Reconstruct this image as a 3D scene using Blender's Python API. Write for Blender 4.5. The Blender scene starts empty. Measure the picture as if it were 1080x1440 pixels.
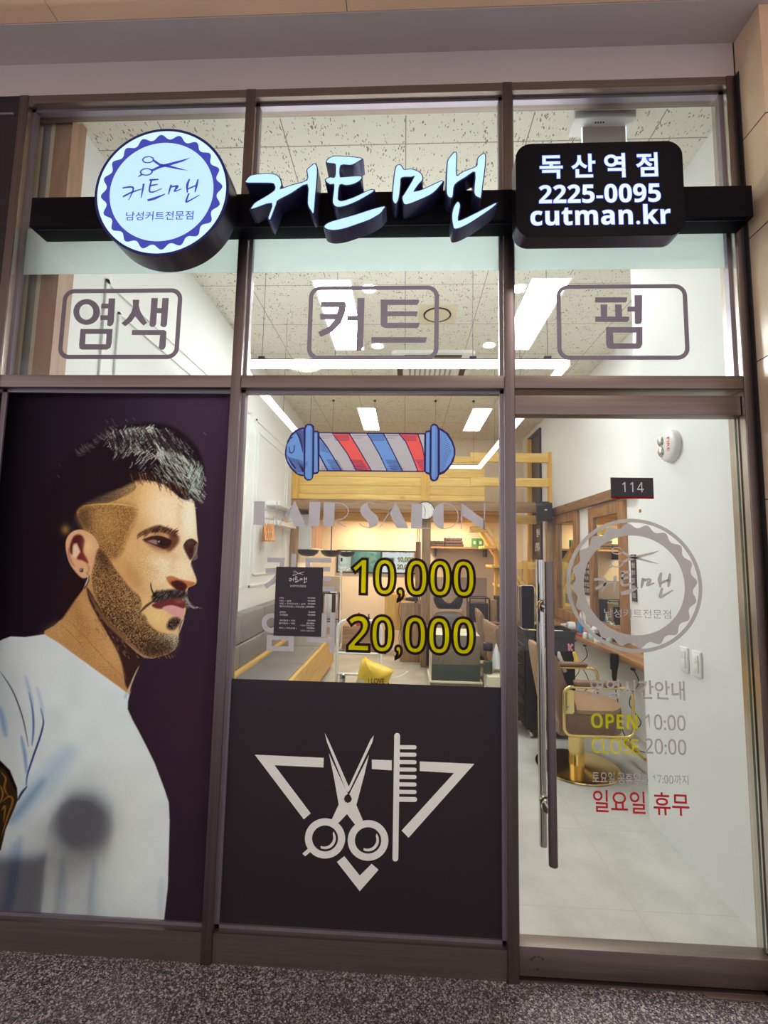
import bpy, bmesh, math, random
import numpy as np
from mathutils import Vector, Matrix
from mathutils.geometry import tessellate_polygon
random.seed(7); rng = np.random.default_rng(7)
PI = math.pi
SC = bpy.context.scene
COL = SC.collection
# ------------------------------------------------------------------ camera
F_PX = 644.467
YAW, PITCH, ROLL = math.radians(-2.6514885), math.radians(5.5526134), math.radians(1.1280301)
CAM = Vector((0.0, -1.8, 1.499))
def cam_axes():
    cy, sy, cp, sp = math.cos(YAW), math.sin(YAW), math.cos(PITCH), math.sin(PITCH)
    F = Vector((sy*cp, cy*cp, sp)); R = Vector((cy, -sy, 0)); U = R.cross(F)
    cr, sr = math.cos(ROLL), math.sin(ROLL)
    return cr*R + sr*U, -sr*R + cr*U, F
AR, AU, AF = cam_axes()
cd = bpy.data.cameras.new('camera'); cam = bpy.data.objects.new('camera', cd); COL.objects.link(cam)
cd.sensor_fit = 'VERTICAL'; cd.sensor_height = 36.0; cd.lens = 36.0*F_PX/1440.0
cd.clip_start = 0.02; cd.clip_end = 100
cam.matrix_world = Matrix(((AR.x, AU.x, -AF.x, CAM.x), (AR.y, AU.y, -AF.y, CAM.y), (AR.z, AU.z, -AF.z, CAM.z), (0, 0, 0, 1)))
SC.camera = cam
def at(px, py, x=None, y=None, z=None):
    """the point of a plane x=, y= or z= that is measured at photo position px, py"""
    d = AF + AR*((px-540)/F_PX) - AU*((py-720)/F_PX)
    t = (x-CAM.x)/d.x if x is not None else (y-CAM.y)/d.y if y is not None else (z-CAM.z)/d.z
    return CAM + d*t
# ------------------------------------------------------------------ view, world, light levels
SC.view_settings.view_transform = 'Standard'; SC.view_settings.look = 'None'
SC.view_settings.gamma = 1.0; SC.view_settings.use_curve_mapping = False
SC.view_settings.exposure = 1.09
SC.cycles.caustics_reflective = False; SC.cycles.caustics_refractive = False
SC.cycles.transparent_max_bounces = 24; SC.cycles.max_bounces = 14; SC.cycles.sample_clamp_indirect = 6.0
W = bpy.data.worlds.new('world'); SC.world = W; W.use_nodes = True
W.node_tree.nodes['Background'].inputs['Color'].default_value = (0.60, 0.54, 0.585, 1)
W.node_tree.nodes['Background'].inputs['Strength'].default_value = 0.78
L_PANEL, L_PANEL_FAR, L_BAR, L_BAR_FAR, L_SPOT, L_WARM, L_WALK_FILL = 12.0, 3.0, 19.0, 1.0, 22.0, 3.0, 4.0
def light(name, kind, loc, energy, color=(1, 1, 1), size=0.1, rot=(0, 0, 0), **kw):
    ld = bpy.data.lights.new(name, kind); ld.energy = energy; ld.color = color
    if kind == 'AREA': ld.shape = 'DISK'; ld.size = size
    else: ld.shadow_soft_size = size
    for k, v in kw.items(): setattr(ld, k, v)
    o = bpy.data.objects.new(name, ld); COL.objects.link(o); o.location = loc; o.rotation_euler = rot
    return o
# ------------------------------------------------------------------ materials
def lin(c):
    return tuple(((v/255.0)/12.92 if v/255.0 <= .04045 else ((v/255.0+.055)/1.055)**2.4) for v in c)
def _new(name):
    m = bpy.data.materials.new(name); m.use_nodes = True
    nt = m.node_tree; return m, nt, nt.nodes['Principled BSDF'], nt.nodes, nt.links
def coords(n, l, scale=(1, 1, 1), loc=(0, 0, 0)):
    tc = n.new('ShaderNodeTexCoord'); mp = n.new('ShaderNodeMapping')
    mp.inputs['Scale'].default_value = scale; mp.inputs['Location'].default_value = loc
    l.new(tc.outputs['Object'], mp.inputs['Vector']); return mp.outputs['Vector']
def ramp(n, l, fac, stops):
    r = n.new('ShaderNodeValToRGB'); e = r.color_ramp.elements
    while len(e) < len(stops): e.new(.5)
    for k, (p, c) in enumerate(stops): e[k].position = p; e[k].color = (*c, 1)
    l.new(fac, r.inputs['Fac']); return r.outputs['Color']
def bump(n, l, b, h, strength=.2, dist=.01):
    bp = n.new('ShaderNodeBump'); bp.inputs['Strength'].default_value = strength; bp.inputs['Distance'].default_value = dist
    l.new(h, bp.inputs['Height']); l.new(bp.outputs['Normal'], b.inputs['Normal'])
def mat(name, c, rough=.5, metal=0.0, var=.06, scale=8.0, bmp=0.0, spec=.5, stretch=(1, 1, 1), alpha=None):
    m, nt, b, n, l = _new(name); c = lin(c)
    v = coords(n, l, tuple(scale*s for s in stretch))
    t = n.new('ShaderNodeTexNoise'); t.inputs['Scale'].default_value = 1.0; t.inputs['Detail'].default_value = 5
    l.new(v, t.inputs['Vector'])
    l.new(ramp(n, l, t.outputs['Fac'], [(.3, tuple(x*(1-var) for x in c)), (.7, tuple(min(1, x*(1+var)) for x in c))]), b.inputs['Base Color'])
    b.inputs['Roughness'].default_value = rough; b.inputs['Metallic'].default_value = metal
    b.inputs['Specular IOR Level'].default_value = spec
    if bmp: bump(n, l, b, t.outputs['Fac'], bmp)
    return m
def wood(name, c1, c2, axis='x', rough=.5, knots=True):
    m, nt, b, n, l = _new(name)
    s = {'x': (1.2, 14, 14), 'y': (14, 1.2, 14), 'z': (14, 14, 1.2)}[axis]
    v = coords(n, l, s)
    t = n.new('ShaderNodeTexNoise'); t.inputs['Scale'].default_value = 1.3; t.inputs['Detail'].default_value = 7; t.inputs['Distortion'].default_value = 1.4
    l.new(v, t.inputs['Vector'])
    cr = ramp(n, l, t.outputs['Fac'], [(.25, lin(c2)), (.62, lin(c1))])
    if knots:
        v2 = coords(n, l, {'x': (2.2, 5, 5), 'y': (5, 2.2, 5), 'z': (5, 5, 2.2)}[axis])
        k = n.new('ShaderNodeTexVoronoi'); k.inputs['Scale'].default_value = 1.0; l.new(v2, k.inputs['Vector'])
        mr = n.new('ShaderNodeMapRange'); mr.inputs['From Min'].default_value = .04; mr.inputs['From Max'].default_value = .13
        mr.inputs['To Min'].default_value = .55; mr.inputs['To Max'].default_value = 0; l.new(k.outputs['Distance'], mr.inputs['Value'])
        mx = n.new('ShaderNodeMix'); mx.data_type = 'RGBA'; l.new(mr.outputs['Result'], mx.inputs['Factor'])
        l.new(cr, mx.inputs['A']); mx.inputs['B'].default_value = (*[x*.4 for x in lin(c2)], 1); cr = mx.outputs['Result']
    l.new(cr, b.inputs['Base Color']); b.inputs['Roughness'].default_value = rough
    bump(n, l, b, t.outputs['Fac'], .12, .004); return m
def emit(name, c, s):
    m, nt, b, n, l = _new(name); b.inputs['Base Color'].default_value = (*c, 1)
    b.inputs['Emission Color'].default_value = (*c, 1); b.inputs['Emission Strength'].default_value = s
    b.inputs['Roughness'].default_value = .4; return m
def glass(name, tint=(.96, .985, .975), gl=1.0, ior=1.5):
    m, nt, b, n, l = _new(name); n.remove(b)
    tr = n.new('ShaderNodeBsdfTransparent'); tr.inputs['Color'].default_value = (*tint, 1)
    g = n.new('ShaderNodeBsdfGlossy'); g.inputs['Roughness'].default_value = .01
    fr = n.new('ShaderNodeFresnel'); fr.inputs['IOR'].default_value = ior
    mx = n.new('ShaderNodeMixShader'); ml = n.new('ShaderNodeMath'); ml.operation = 'MULTIPLY'; ge = n.new('ShaderNodeNewGeometry'); bf = n.new('ShaderNodeMath'); bf.operation = 'MULTIPLY_ADD'; bf.inputs[1].default_value = -gl; bf.inputs[2].default_value = gl
    l.new(ge.outputs['Backfacing'], bf.inputs[0]); l.new(bf.outputs[0], ml.inputs[1])      # each face reflects only on its outer side
    l.new(fr.outputs['Fac'], ml.inputs[0]); l.new(ml.outputs[0], mx.inputs['Fac'])
    l.new(tr.outputs[0], mx.inputs[1]); l.new(g.outputs[0], mx.inputs[2])
    l.new(mx.outputs[0], nt.nodes['Material Output'].inputs['Surface']); return m
def vinyl(name, c, through=.7, clear=0.0):
    """coloured translucent sign film: partly reflects, partly lets light through diffused"""
    m, nt, b, n, l = _new(name); n.remove(b); c = lin(c)
    d = n.new('ShaderNodeBsdfDiffuse'); d.inputs['Color'].default_value = (*c, 1)
    t = n.new('ShaderNodeBsdfTranslucent'); t.inputs['Color'].default_value = (*c, 1)
    mx = n.new('ShaderNodeMixShader'); mx.inputs['Fac'].default_value = through
    l.new(d.outputs[0], mx.inputs[1]); l.new(t.outputs[0], mx.inputs[2]); out = mx.outputs[0]
    if clear:
        tr = n.new('ShaderNodeBsdfTransparent'); tr.inputs['Color'].default_value = (*c, 1); m2 = n.new('ShaderNodeMixShader'); m2.inputs['Fac'].default_value = clear
        l.new(out, m2.inputs[1]); l.new(tr.outputs[0], m2.inputs[2]); out = m2.outputs[0]
    l.new(out, nt.nodes['Material Output'].inputs['Surface']); return m
def brushed(name, c, rough=.32, axis='z', aniso_scale=90):
    m, nt, b, n, l = _new(name)
    s = {'z': (aniso_scale, aniso_scale, 1.5), 'x': (1.5, aniso_scale, aniso_scale), 'y': (aniso_scale, 1.5, aniso_scale)}[axis]
    v = coords(n, l, s); t = n.new('ShaderNodeTexNoise'); t.inputs['Scale'].default_value = 1; t.inputs['Detail'].default_value = 3
    l.new(v, t.inputs['Vector']); c = lin(c)
    l.new(ramp(n, l, t.outputs['Fac'], [(.3, tuple(x*.88 for x in c)), (.7, tuple(x*1.08 for x in c))]), b.inputs['Base Color'])
    b.inputs['Metallic'].default_value = 1.0; b.inputs['Roughness'].default_value = rough
    bump(n, l, b, t.outputs['Fac'], .03, .002); return m

M = {}
M['steel'] = brushed('brushed_steel', (124, 114, 113), .40, 'z')
M['steel_lit_reveal'] = brushed('steel_lightened_reveal', (206, 198, 190), .22, 'z')  # frame steel in a lighter colour, standing for light caught on the reveals
M['steel_h'] = brushed('brushed_steel_rail', (138, 126, 120), .46, 'x')
M['bead'] = mat('glazing_bead', (150, 145, 155), .35, .7, .05)
M['chrome'] = mat('chrome', (215, 212, 208), .12, 1.0, .02)
M['gold'] = mat('polished_gold', (244, 214, 140), .16, 1.0, .03)
M['pane'] = glass('window_glass')
M['pane_edge'] = mat('glass_edge_green', (62, 92, 80), .15, 0, .1)
M['white'] = mat('white_paint', (238, 240, 240), .6, 0, .012, 3)
M['white_gloss'] = mat('white_plastic', (240, 240, 238), .3, 0, .01)
M['cream'] = mat('cream_trim', (222, 214, 186), .6, 0, .03)
M['greypaint'] = mat('grey_column_paint', (165, 165, 160), .6, 0, .03)
M['peach'] = mat('peach_plaster', (240, 222, 200), .7, 0, .02, 3)
M['black'] = mat('black_plastic', (22, 21, 23), .35, 0, .1)
M['black_matte'] = mat('black_matte', (30, 28, 30), .7, 0, .1)
M['navy'] = mat('navy_casing', (24, 28, 110), .35, .0, .06)
M['letter_case'] = mat('letter_return', (56, 56, 96), .35, .3, .08)
M['rail'] = mat('black_sign_rail', (9, 9, 16), .5, .0, .1, spec=.07)
M['casing'] = mat('dark_return', (62, 58, 72), .3, .8, .08)
M['panel_black'] = mat('black_film', (34, 29, 34), .42, 0, .04, 2)
M['dark_panel'] = mat('dark_glazed_panel', (20, 20, 34), .2, 0, .1)
M['stone'] = mat('beige_stone_cladding', (206, 182, 152), .16, 0, .10, 5, spec=.55)
M['soffit'] = mat('grey_soffit', (186, 176, 174), .7, 0, .02, 2)
M['canopy'] = mat('wood_tone_canopy', (240, 204, 168), .5, 0, .05, 2)
M['fabric_grey'] = mat('grey_leatherette', (128, 126, 126), .45, 0, .05, 20, .05)
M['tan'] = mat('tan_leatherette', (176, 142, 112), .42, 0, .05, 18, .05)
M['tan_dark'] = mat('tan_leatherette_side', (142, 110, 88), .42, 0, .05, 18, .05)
M['pine'] = wood('yellow_pine', (253, 214, 122), (236, 186, 92), 'x')
M['pine_z'] = wood('yellow_pine_post', (246, 196, 96), (222, 166, 66), 'z')
M['pine_y'] = wood('yellow_pine_along', (230, 188, 112), (206, 160, 84), 'y')
M['oldwood'] = wood('brown_timber', (178, 142, 104), (128, 96, 66), 'x')
M['oldwood_z'] = wood('brown_timber_post', (172, 138, 98), (128, 98, 66), 'z')
M['oldwood_y'] = wood('brown_timber_along', (158, 118, 80), (112, 80, 52), 'y')
M['walnut'] = wood('mirror_frame_wood', (168, 120, 74), (122, 82, 48), 'z')
M['walnut_y'] = wood('counter_wood', (172, 124, 82), (118, 80, 50), 'y')
M['brownside'] = wood('brown_cabinet_side', (176, 140, 116), (150, 116, 94), 'z', knots=False)
M['grey_tile'] = mat('grey_wall_panel', (166, 154, 148), .5, 0, .05, 4, stretch=(1, 1, 12))
M['towel'] = mat('brown_towel', (72, 56, 52), .9, 0, .12, 60, .3)
M['green'] = mat('green_carton', (70, 140, 92), .5, 0, .05)
M['khaki'] = mat('khaki_carton', (128, 114, 96), .6, 0, .05)
M['khaki_dk'] = mat('dark_green_carton', (66, 74, 64), .55, 0, .06)
M['cream_carton'] = mat('cream_carton', (222, 214, 188), .6, 0, .03)
M['yellow_bag'] = mat('yellow_bag_plastic', (250, 204, 66), .35, 0, .08, 14, .15)
M['red'] = mat('red_plastic', (214, 48, 48), .35)
M['orange'] = mat('orange_wood', (222, 150, 84), .45, 0, .12)
M['mirror'] = mat('mirror_glass', (228, 238, 232), .015, 1.0, .0)
M['led'] = emit('led_panel', (1.0, .99, .97), L_PANEL)
M['led_far'] = emit('led_panel_far', (1.0, .99, .97), L_PANEL_FAR)
M['ledbar'] = emit('led_bar', (1.0, .99, .97), L_BAR); M['ledbar_far'] = emit('led_bar_far', (1.0, .99, .97), L_BAR_FAR)
M['spot'] = emit('downlight_lens', (1.0, .97, .9), L_SPOT)
M['sign_face'] = emit('lit_sign_face', (.40, .63, 1.0), .43)
M['sign_rim'] = emit('lit_sign_face_outer', (.48, .70, 1.0), .43)
M['sign_ink'] = emit('lit_sign_navy_print', (.035, .05, .34), .36)
M['letter_face'] = emit('lit_letter_face', (.36, .60, 1.0), .50)
M['box_text'] = emit('lit_box_lettering', (.44, .58, 1.0), .49)
M['box_halo'] = emit('lit_box_lettering_edge', (.07, .10, .65), .36)
M['edge_led'] = emit('edge_lit_acrylic', (.7, .9, 1.0), .6)
M['v_grey'] = vinyl('grey_vinyl', (180, 174, 182), .62)
M['v_grey_dk'] = vinyl('dark_grey_vinyl', (114, 102, 114), .62)
M['v_door'] = vinyl('door_grey_vinyl', (172, 166, 164), .62)
M['v_yellow'] = vinyl('yellow_vinyl', (208, 200, 12), .76, .24)
M['v_outline'] = vinyl('dark_outline_vinyl', (46, 34, 34), .4)
M['v_white'] = vinyl('white_print', (226, 224, 226), .1)
M['v_navy'] = vinyl('navy_vinyl', (58, 46, 100), .5)
M['v_blue'] = vinyl('blue_vinyl', (112, 150, 214), .6)
M['v_red'] = vinyl('red_vinyl', (226, 96, 92), .6)
M['v_dred'] = vinyl('deep_red_vinyl', (186, 30, 40), .6)
M['v_silver'] = vinyl('silver_print', (236, 236, 232), .5)
M['frost'] = vinyl('frosted_film', (236, 246, 246), .6, .30)
# ------------------------------------------------------------------ mesh helpers
from mathutils.geometry import delaunay_2d_cdt
def inside(q, x, z):
    c = False; n = len(q)
    for i in range(n):
        a, b = q[i], q[(i+1) % n]
        if (a[1] > z) != (b[1] > z) and x < (b[0]-a[0])*(z-a[1])/(b[1]-a[1])+a[0]: c = not c
    return c
def inlay(layers, y):
    """cut figures of one film: layers bottom to top, each a list of polygons (x, z); one sheet per layer, never two on top of each other"""
    V, Ed, flatp = [], [], []
    for k, polys in enumerate(layers):
        for q in polys:
            o = len(V); V += [Vector((p[0], p[1])) for p in q]; Ed += [(o+i, o+(i+1) % len(q)) for i in range(len(q))]; flatp.append((k, q))
    v2, e2, f2, ov, oe, of = delaunay_2d_cdt(V, Ed, [], 0, 1e-6)
    out = []
    for k in range(len(layers)):
        m = MB(); m.flatsheet = True; fs = []
        for f in f2:
            cx, cz = sum(v2[i].x for i in f)/len(f), sum(v2[i].y for i in f)/len(f)
            hit = [kk for kk, q in flatp if inside(q, cx, cz)]
            if not hit or max(hit) != k: continue
            for j in range(1, len(f)-1):
                a, b, c = f[0], f[j], f[j+1]
                fs.append((a, b, c) if (v2[b]-v2[a]).cross(v2[c]-v2[a]) > 0 else (a, c, b))
        used = sorted({i for f in fs for i in f}); mp_ = {i: j for j, i in enumerate(used)}
        m.add([(v2[i].x, y, v2[i].y) for i in used], [tuple(mp_[i] for i in f) for f in fs]); out.append(m)
    return out
class MB:
    def __init__(s): s.v = []; s.f = []
    def add(s, vs, fs):
        o = len(s.v); s.v += [tuple(p) for p in vs]; s.f += [tuple(i+o for i in f) for f in fs]; return s
    def box(s, x0, x1, y0, y1, z0, z1):
        x0, x1 = min(x0, x1), max(x0, x1); y0, y1 = min(y0, y1), max(y0, y1); z0, z1 = min(z0, z1), max(z0, z1)
        return s.add([(x0,y0,z0),(x1,y0,z0),(x1,y1,z0),(x0,y1,z0),(x0,y0,z1),(x1,y0,z1),(x1,y1,z1),(x0,y1,z1)],
              [(0,3,2,1),(4,5,6,7),(0,1,5,4),(1,2,6,5),(2,3,7,6),(3,0,4,7)])
    def beam(s, a, b, w, h, up=(0, 0, 1)):
        a, b = Vector(a), Vector(b); d = (b-a).normalized(); u = Vector(up)
        if abs(d.dot(u)) > .98: u = Vector((1, 0, 0))
        r = d.cross(u).normalized(); u = r.cross(d)
        q = [r*w/2+u*h/2, -r*w/2+u*h/2, -r*w/2-u*h/2, r*w/2-u*h/2]
        return s.add([a+k for k in q]+[b+k for k in q], [(0,1,2,3),(7,6,5,4),(0,4,5,1),(1,5,6,2),(2,6,7,3),(3,7,4,0)])
    def tube(s, pts, r, n=10, closed=False, cap=True):
        P = [Vector(p) for p in pts]; m = len(P); rs = r if isinstance(r, (list, tuple)) else [r]*m
        vs, fs = [], []; prev = None
        for i in range(m):
            a = P[(i-1) % m] if (closed or i > 0) else P[0]; b = P[(i+1) % m] if (closed or i < m-1) else P[-1]
            d = (b-a).normalized()
            if prev is None:
                u = Vector((0, 0, 1)) if abs(d.z) < .9 else Vector((1, 0, 0)); u = (u-d*u.dot(d)).normalized()
            else: u = (prev-d*prev.dot(d)).normalized()
            prev = u; w = d.cross(u)
            vs += [P[i]+(u*math.cos(2*PI*k/n)+w*math.sin(2*PI*k/n))*rs[i] for k in range(n)]
        for i in range(m if closed else m-1):
            j = (i+1) % m
            for k in range(n): fs.append((i*n+k, i*n+(k+1) % n, j*n+(k+1) % n, j*n+k))
        if cap and not closed: fs += [tuple(range(n))[::-1], tuple(range((m-1)*n, m*n))]
        return s.add(vs, fs)
    def cyl(s, a, b, r, n=20, r2=None): return s.tube([a, b], [r, r if r2 is None else r2], n)
    def lathe(s, prof, c=(0, 0, 0), axis='z', n=28, caps=True):
        vs, fs = [], []
        for r, h in prof:
            for k in range(n):
                a = 2*PI*k/n; p, q = r*math.cos(a), r*math.sin(a)
                vs.append({'z': (c[0]+p, c[1]+q, c[2]+h), 'y': (c[0]+p, c[1]+h, c[2]+q), 'x': (c[0]+h, c[1]+p, c[2]+q)}[axis])
        for i in range(len(prof)-1):
            for k in range(n): fs.append((i*n+k, i*n+(k+1) % n, (i+1)*n+(k+1) % n, (i+1)*n+k))
        if caps: fs += [tuple(range(n))[::-1], tuple(range((len(prof)-1)*n, len(prof)*n))]
        return s.add(vs, fs)
    def ball(s, c, r, n=14, sq=(1, 1, 1)):
        pr = [(max(1e-4, math.sin(PI*i/n)), -math.cos(PI*i/n)) for i in range(n+1)]; o = len(s.v)
        s.lathe(pr, (0, 0, 0), 'z', 16)
        for i in range(o, len(s.v)):
            p = s.v[i]; s.v[i] = (c[0]+p[0]*r*sq[0], c[1]+p[1]*r*sq[1], c[2]+p[2]*r*sq[2])
        return s
    def sheet(s, loops, y):
        """flat figure in the plane y: loops[0] outline, others holes; points (x, z)"""
        L = [[Vector((p[0], p[1], 0)) for p in q] for q in loops]; tri = tessellate_polygon(L)
        vs = [(p.x, y, p.y) for q in L for p in q]; fs = []
        for a, b, c in tri:
            A, B, Cc = vs[a], vs[b], vs[c]
            cr = (B[0]-A[0])*(Cc[2]-A[2])-(B[2]-A[2])*(Cc[0]-A[0])
            fs.append((a, b, c) if cr > 0 else (a, c, b))
        return s.add(vs, fs)
    def prism(s, loops, y0, y1, axis='y'):
        """loops of (u, v) extruded from y0 to y1 along axis"""
        L = [[Vector((p[0], p[1], 0)) for p in q] for q in loops]; tri = tessellate_polygon(L)
        flat = [p for q in L for p in q]; N = len(flat)
        def P(p, h): return {'y': (p.x, h, p.y), 'x': (h, p.x, p.y), 'z': (p.x, p.y, h)}[axis]
        vs = [P(p, y0) for p in flat]+[P(p, y1) for p in flat]; fs = []
        for t in tri: fs.append(tuple(t)); fs.append(tuple(i+N for i in reversed(t)))
        o = 0
        for q in L:
            k = len(q)
            for i in range(k): fs.append((o+i, o+(i+1) % k, N+o+(i+1) % k, N+o+i))
            o += k
        return s.add(vs, fs)
    def build(s, name, m, parent=None, smooth=False, kind=None, label=None, bevel=0.0, subsurf=0, weld=True):
        me = bpy.data.meshes.new(name); off = Vector((0, 0, 0)); p = parent
        while p is not None: off += p.location; p = p.parent
        own = Vector((0, 0, 0))
        if parent is None and kind != 'structure':
            a = np.array(s.v); own = Vector(((a[:, 0].min()+a[:, 0].max())/2, (a[:, 1].min()+a[:, 1].max())/2, a[:, 2].min()))
        me.from_pydata([Vector(q)-off-own for q in s.v], [], s.f)
        bm = bmesh.new(); bm.from_mesh(me)
        if weld: bmesh.ops.remove_doubles(bm, verts=bm.verts, dist=1e-6)
        if len(bm.faces) and not getattr(s, 'flatsheet', False): bmesh.ops.recalc_face_normals(bm, faces=bm.faces)
        bm.to_mesh(me); bm.free()
        me.materials.append(m if not isinstance(m, str) else M[m])
        for q in me.polygons: q.use_smooth = smooth
        o = bpy.data.objects.new(name, me); COL.objects.link(o); o.location = own
        if parent is not None: o.parent = parent
        if kind: o['kind'] = kind
        if label and parent is not None: o['label'] = label
        if bevel:
            b = o.modifiers.new('bevel', 'BEVEL'); b.width = bevel; b.segments = 3; b.limit_method = 'ANGLE'
            for q in me.polygons: q.use_smooth = True
        if subsurf:
            b = o.modifiers.new('round', 'SUBSURF'); b.levels = subsurf; b.render_levels = subsurf
        if smooth and not subsurf and not bevel:
            try: me.set_sharp_from_angle(angle=math.radians(40))
            except Exception: pass
        return o
def tag(o, label, cat, group=None, kind=None):
    o['label'] = label; o['category'] = cat
    if group: o['group'] = group
    if kind: o['kind'] = kind
    return o
def thing(name, label, cat, loc=(0, 0, 0), group=None):
    o = bpy.data.objects.new(name, None); COL.objects.link(o); o.location = loc; o.empty_display_size = .1
    return tag(o, label, cat, group)
def kids(o): return [c for c in bpy.data.objects if c.parent == o]
def copy_tree(o, parent=None):
    c = o.copy(); COL.objects.link(c)
    if parent is not None: c.parent = parent
    for ch in kids(o): copy_tree(ch, c)
    return c
def struct(mb, name, m, parent=None, **kw): return mb.build(name, m, parent, kind='structure' if parent is None else None, **kw)
# ---- flat figures measured on a plane y
def pts(px_list, y): return [((q := at(p[0], p[1], y=y)).x, q.z) for p in px_list]
def zp(zx, zy, off, s): return (off[0]+zx/s, off[1]+zy/s)
def zoompts(lst, off, s, y): return pts([zp(a, b, off, s) for a, b in lst], y)
def ribbon(path, w0, w1=None, wm=None):
    """a tapered brush stroke along a 2D path"""
    n = len(path); w1 = w0 if w1 is None else w1; Lp, Rp = [], []
    for i, p in enumerate(path):
        a = path[max(0, i-1)]; b = path[min(n-1, i+1)]; dx, dz = b[0]-a[0], b[1]-a[1]; k = math.hypot(dx, dz) or 1
        t = i/(n-1); w = w0+(w1-w0)*t
        if wm is not None: w = (w0*(1-2*t)+wm*2*t) if t < .5 else (wm*(2-2*t)+w1*(2*t-1))
        nx, nz = -dz/k*w/2, dx/k*w/2
        Lp.append((p[0]+nx, p[1]+nz)); Rp.append((p[0]-nx, p[1]-nz))
    return Lp+Rp[::-1]
def spline(path, k=6):
    out = []; n = len(path)
    for i in range(n-1):
        p0, p1, p2, p3 = path[max(0, i-1)], path[i], path[i+1], path[min(n-1, i+2)]
        for j in range(k):
            t = j/k
            out.append(tuple(.5*((2*b)+(-a+c)*t+(2*a-5*b+4*c-d)*t*t+(-a+3*b-3*c+d)*t**3) for a, b, c, d in zip(p0, p1, p2, p3)))
    out.append(tuple(path[-1])); return out
def closed_spline(path, k=4):
    n = len(path); q = [path[-1]]+list(path)+[path[0], path[1]]; out = []
    for i in range(1, n+1):
        p0, p1, p2, p3 = q[i-1], q[i], q[i+1], q[i+2]
        for j in range(k):
            t = j/k
            out.append(tuple(.5*((2*b)+(-a+c)*t+(2*a-5*b+4*c-d)*t*t+(-a+3*b-3*c+d)*t**3) for a, b, c, d in zip(p0, p1, p2, p3)))
    return out
def rrect(x0, x1, z0, z1, r, n=6):
    o = []
    for cx, cz, a0 in ((x1-r, z1-r, 0), (x0+r, z1-r, 90), (x0+r, z0+r, 180), (x1-r, z0+r, 270)):
        for k in range(n+1):
            a = math.radians(a0+90*k/n); o.append((cx+r*math.cos(a), cz+r*math.sin(a)))
    return o
def circle(cx, cz, r, n=48, rz=None): return [(cx+r*math.cos(2*PI*k/n), cz+(rz or r)*math.sin(2*PI*k/n)) for k in range(n)]
def bd(s):
    return ''.join(chr(0x1D7EC+ord(c)-48) if c.isdigit() else chr(0x1D5D4+ord(c)-65) if 'A' <= c <= 'Z' else chr(0x1D5EE+ord(c)-97) if 'a' <= c <= 'z' else c for c in s)
def sn(s):
    return ''.join(chr(0x1D7E2+ord(c)-48) if c.isdigit() else chr(0x1D5A0+ord(c)-65) if 'A' <= c <= 'Z' else chr(0x1D5BA+ord(c)-97) if 'a' <= c <= 'z' else c for c in s)
# ---- lettering from the built-in font
_tc = {}
def glyphs(body, bold=0.0, spacing=1.0):
    key = (body, bold, spacing)
    if key in _tc: return _tc[key]
    c = bpy.data.curves.new('lettering', 'FONT'); c.body = body; c.offset = bold; c.space_character = spacing; c.resolution_u = 4
    o = bpy.data.objects.new('lettering', c); COL.objects.link(o)
    dg = bpy.context.evaluated_depsgraph_get(); e = o.evaluated_get(dg); me = e.to_mesh()
    V = [(v.co.x, v.co.y) for v in me.vertices]; Fc = [tuple(p.vertices) for p in me.polygons]
    e.to_mesh_clear(); bpy.data.objects.remove(o); bpy.data.curves.remove(c)
    _tc[key] = (V, Fc); return V, Fc
def write(mb, body, x0, x1, z0, z1, y, bold=0.0, grow=0.0, spacing=1.0, plane='y'):
    """letters fitted into a box of the plane; grow = extra stroke thickness kept on the same letter places"""
    V, Fc = glyphs(body, bold, spacing); xs = [p[0] for p in V]; zs = [p[1] for p in V]
    sx = (x1-x0)/(max(xs)-min(xs)); sz = (z1-z0)/(max(zs)-min(zs)); ax, az = min(xs), min(zs)
    if grow: V, Fc = glyphs(body, bold+grow, spacing)
    W2 = [(x0+(p[0]-ax)*sx, z0+(p[1]-az)*sz) for p in V]
    if plane == 'y': mb.add([(a, y, b) for a, b in W2], Fc)
    elif plane == 'x': mb.add([(y, a, b) for a, b in W2], Fc)       # letters on a wall facing -x
    return mb
def write_px(mb, body, L, T, R, B, y, **kw):
    xm, ym = (L+R)/2, (T+B)/2
    return write(mb, body, at(L, ym, y=y).x, at(R, ym, y=y).x, at(xm, B, y=y).z, at(xm, T, y=y).z, y, **kw)
def glyph_outline(mb, body, x0, x1, z0, z1, y, bold, spacing, width):
    V, Fc = glyphs(body, bold, spacing); xs = [p[0] for p in V]; zs = [p[1] for p in V]
    sx = (x1-x0)/(max(xs)-min(xs)); sz = (z1-z0)/(max(zs)-min(zs)); ax, az = min(xs), min(zs)
    cnt = {}
    for f in Fc:
        for i in range(len(f)):
            e = (f[i], f[(i+1) % len(f)]); k = (min(e), max(e)); cnt.setdefault(k, []).append(e)
    nxt = {e[0][0]: e[0][1] for k, e in cnt.items() if len(e) == 1}
    P = [(x0+(p[0]-ax)*sx, z0+(p[1]-az)*sz) for p in V]; seen = set()
    for s in list(nxt):
        if s in seen: continue
        lp = [s]; seen.add(s); c = nxt[s]
        while c != s and c in nxt and c not in seen: lp.append(c); seen.add(c); c = nxt[c]
        if len(lp) < 4: continue
        Q = [P[i] for i in lp]; A = outset(Q, width*.62); B = outset(Q, -width*.38); n = len(Q)
        mb.add([(p[0], y, p[1]) for p in A]+[(p[0], y, p[1]) for p in B], [(i, (i+1) % n, n+(i+1) % n, n+i) for i in range(n)])
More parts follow.
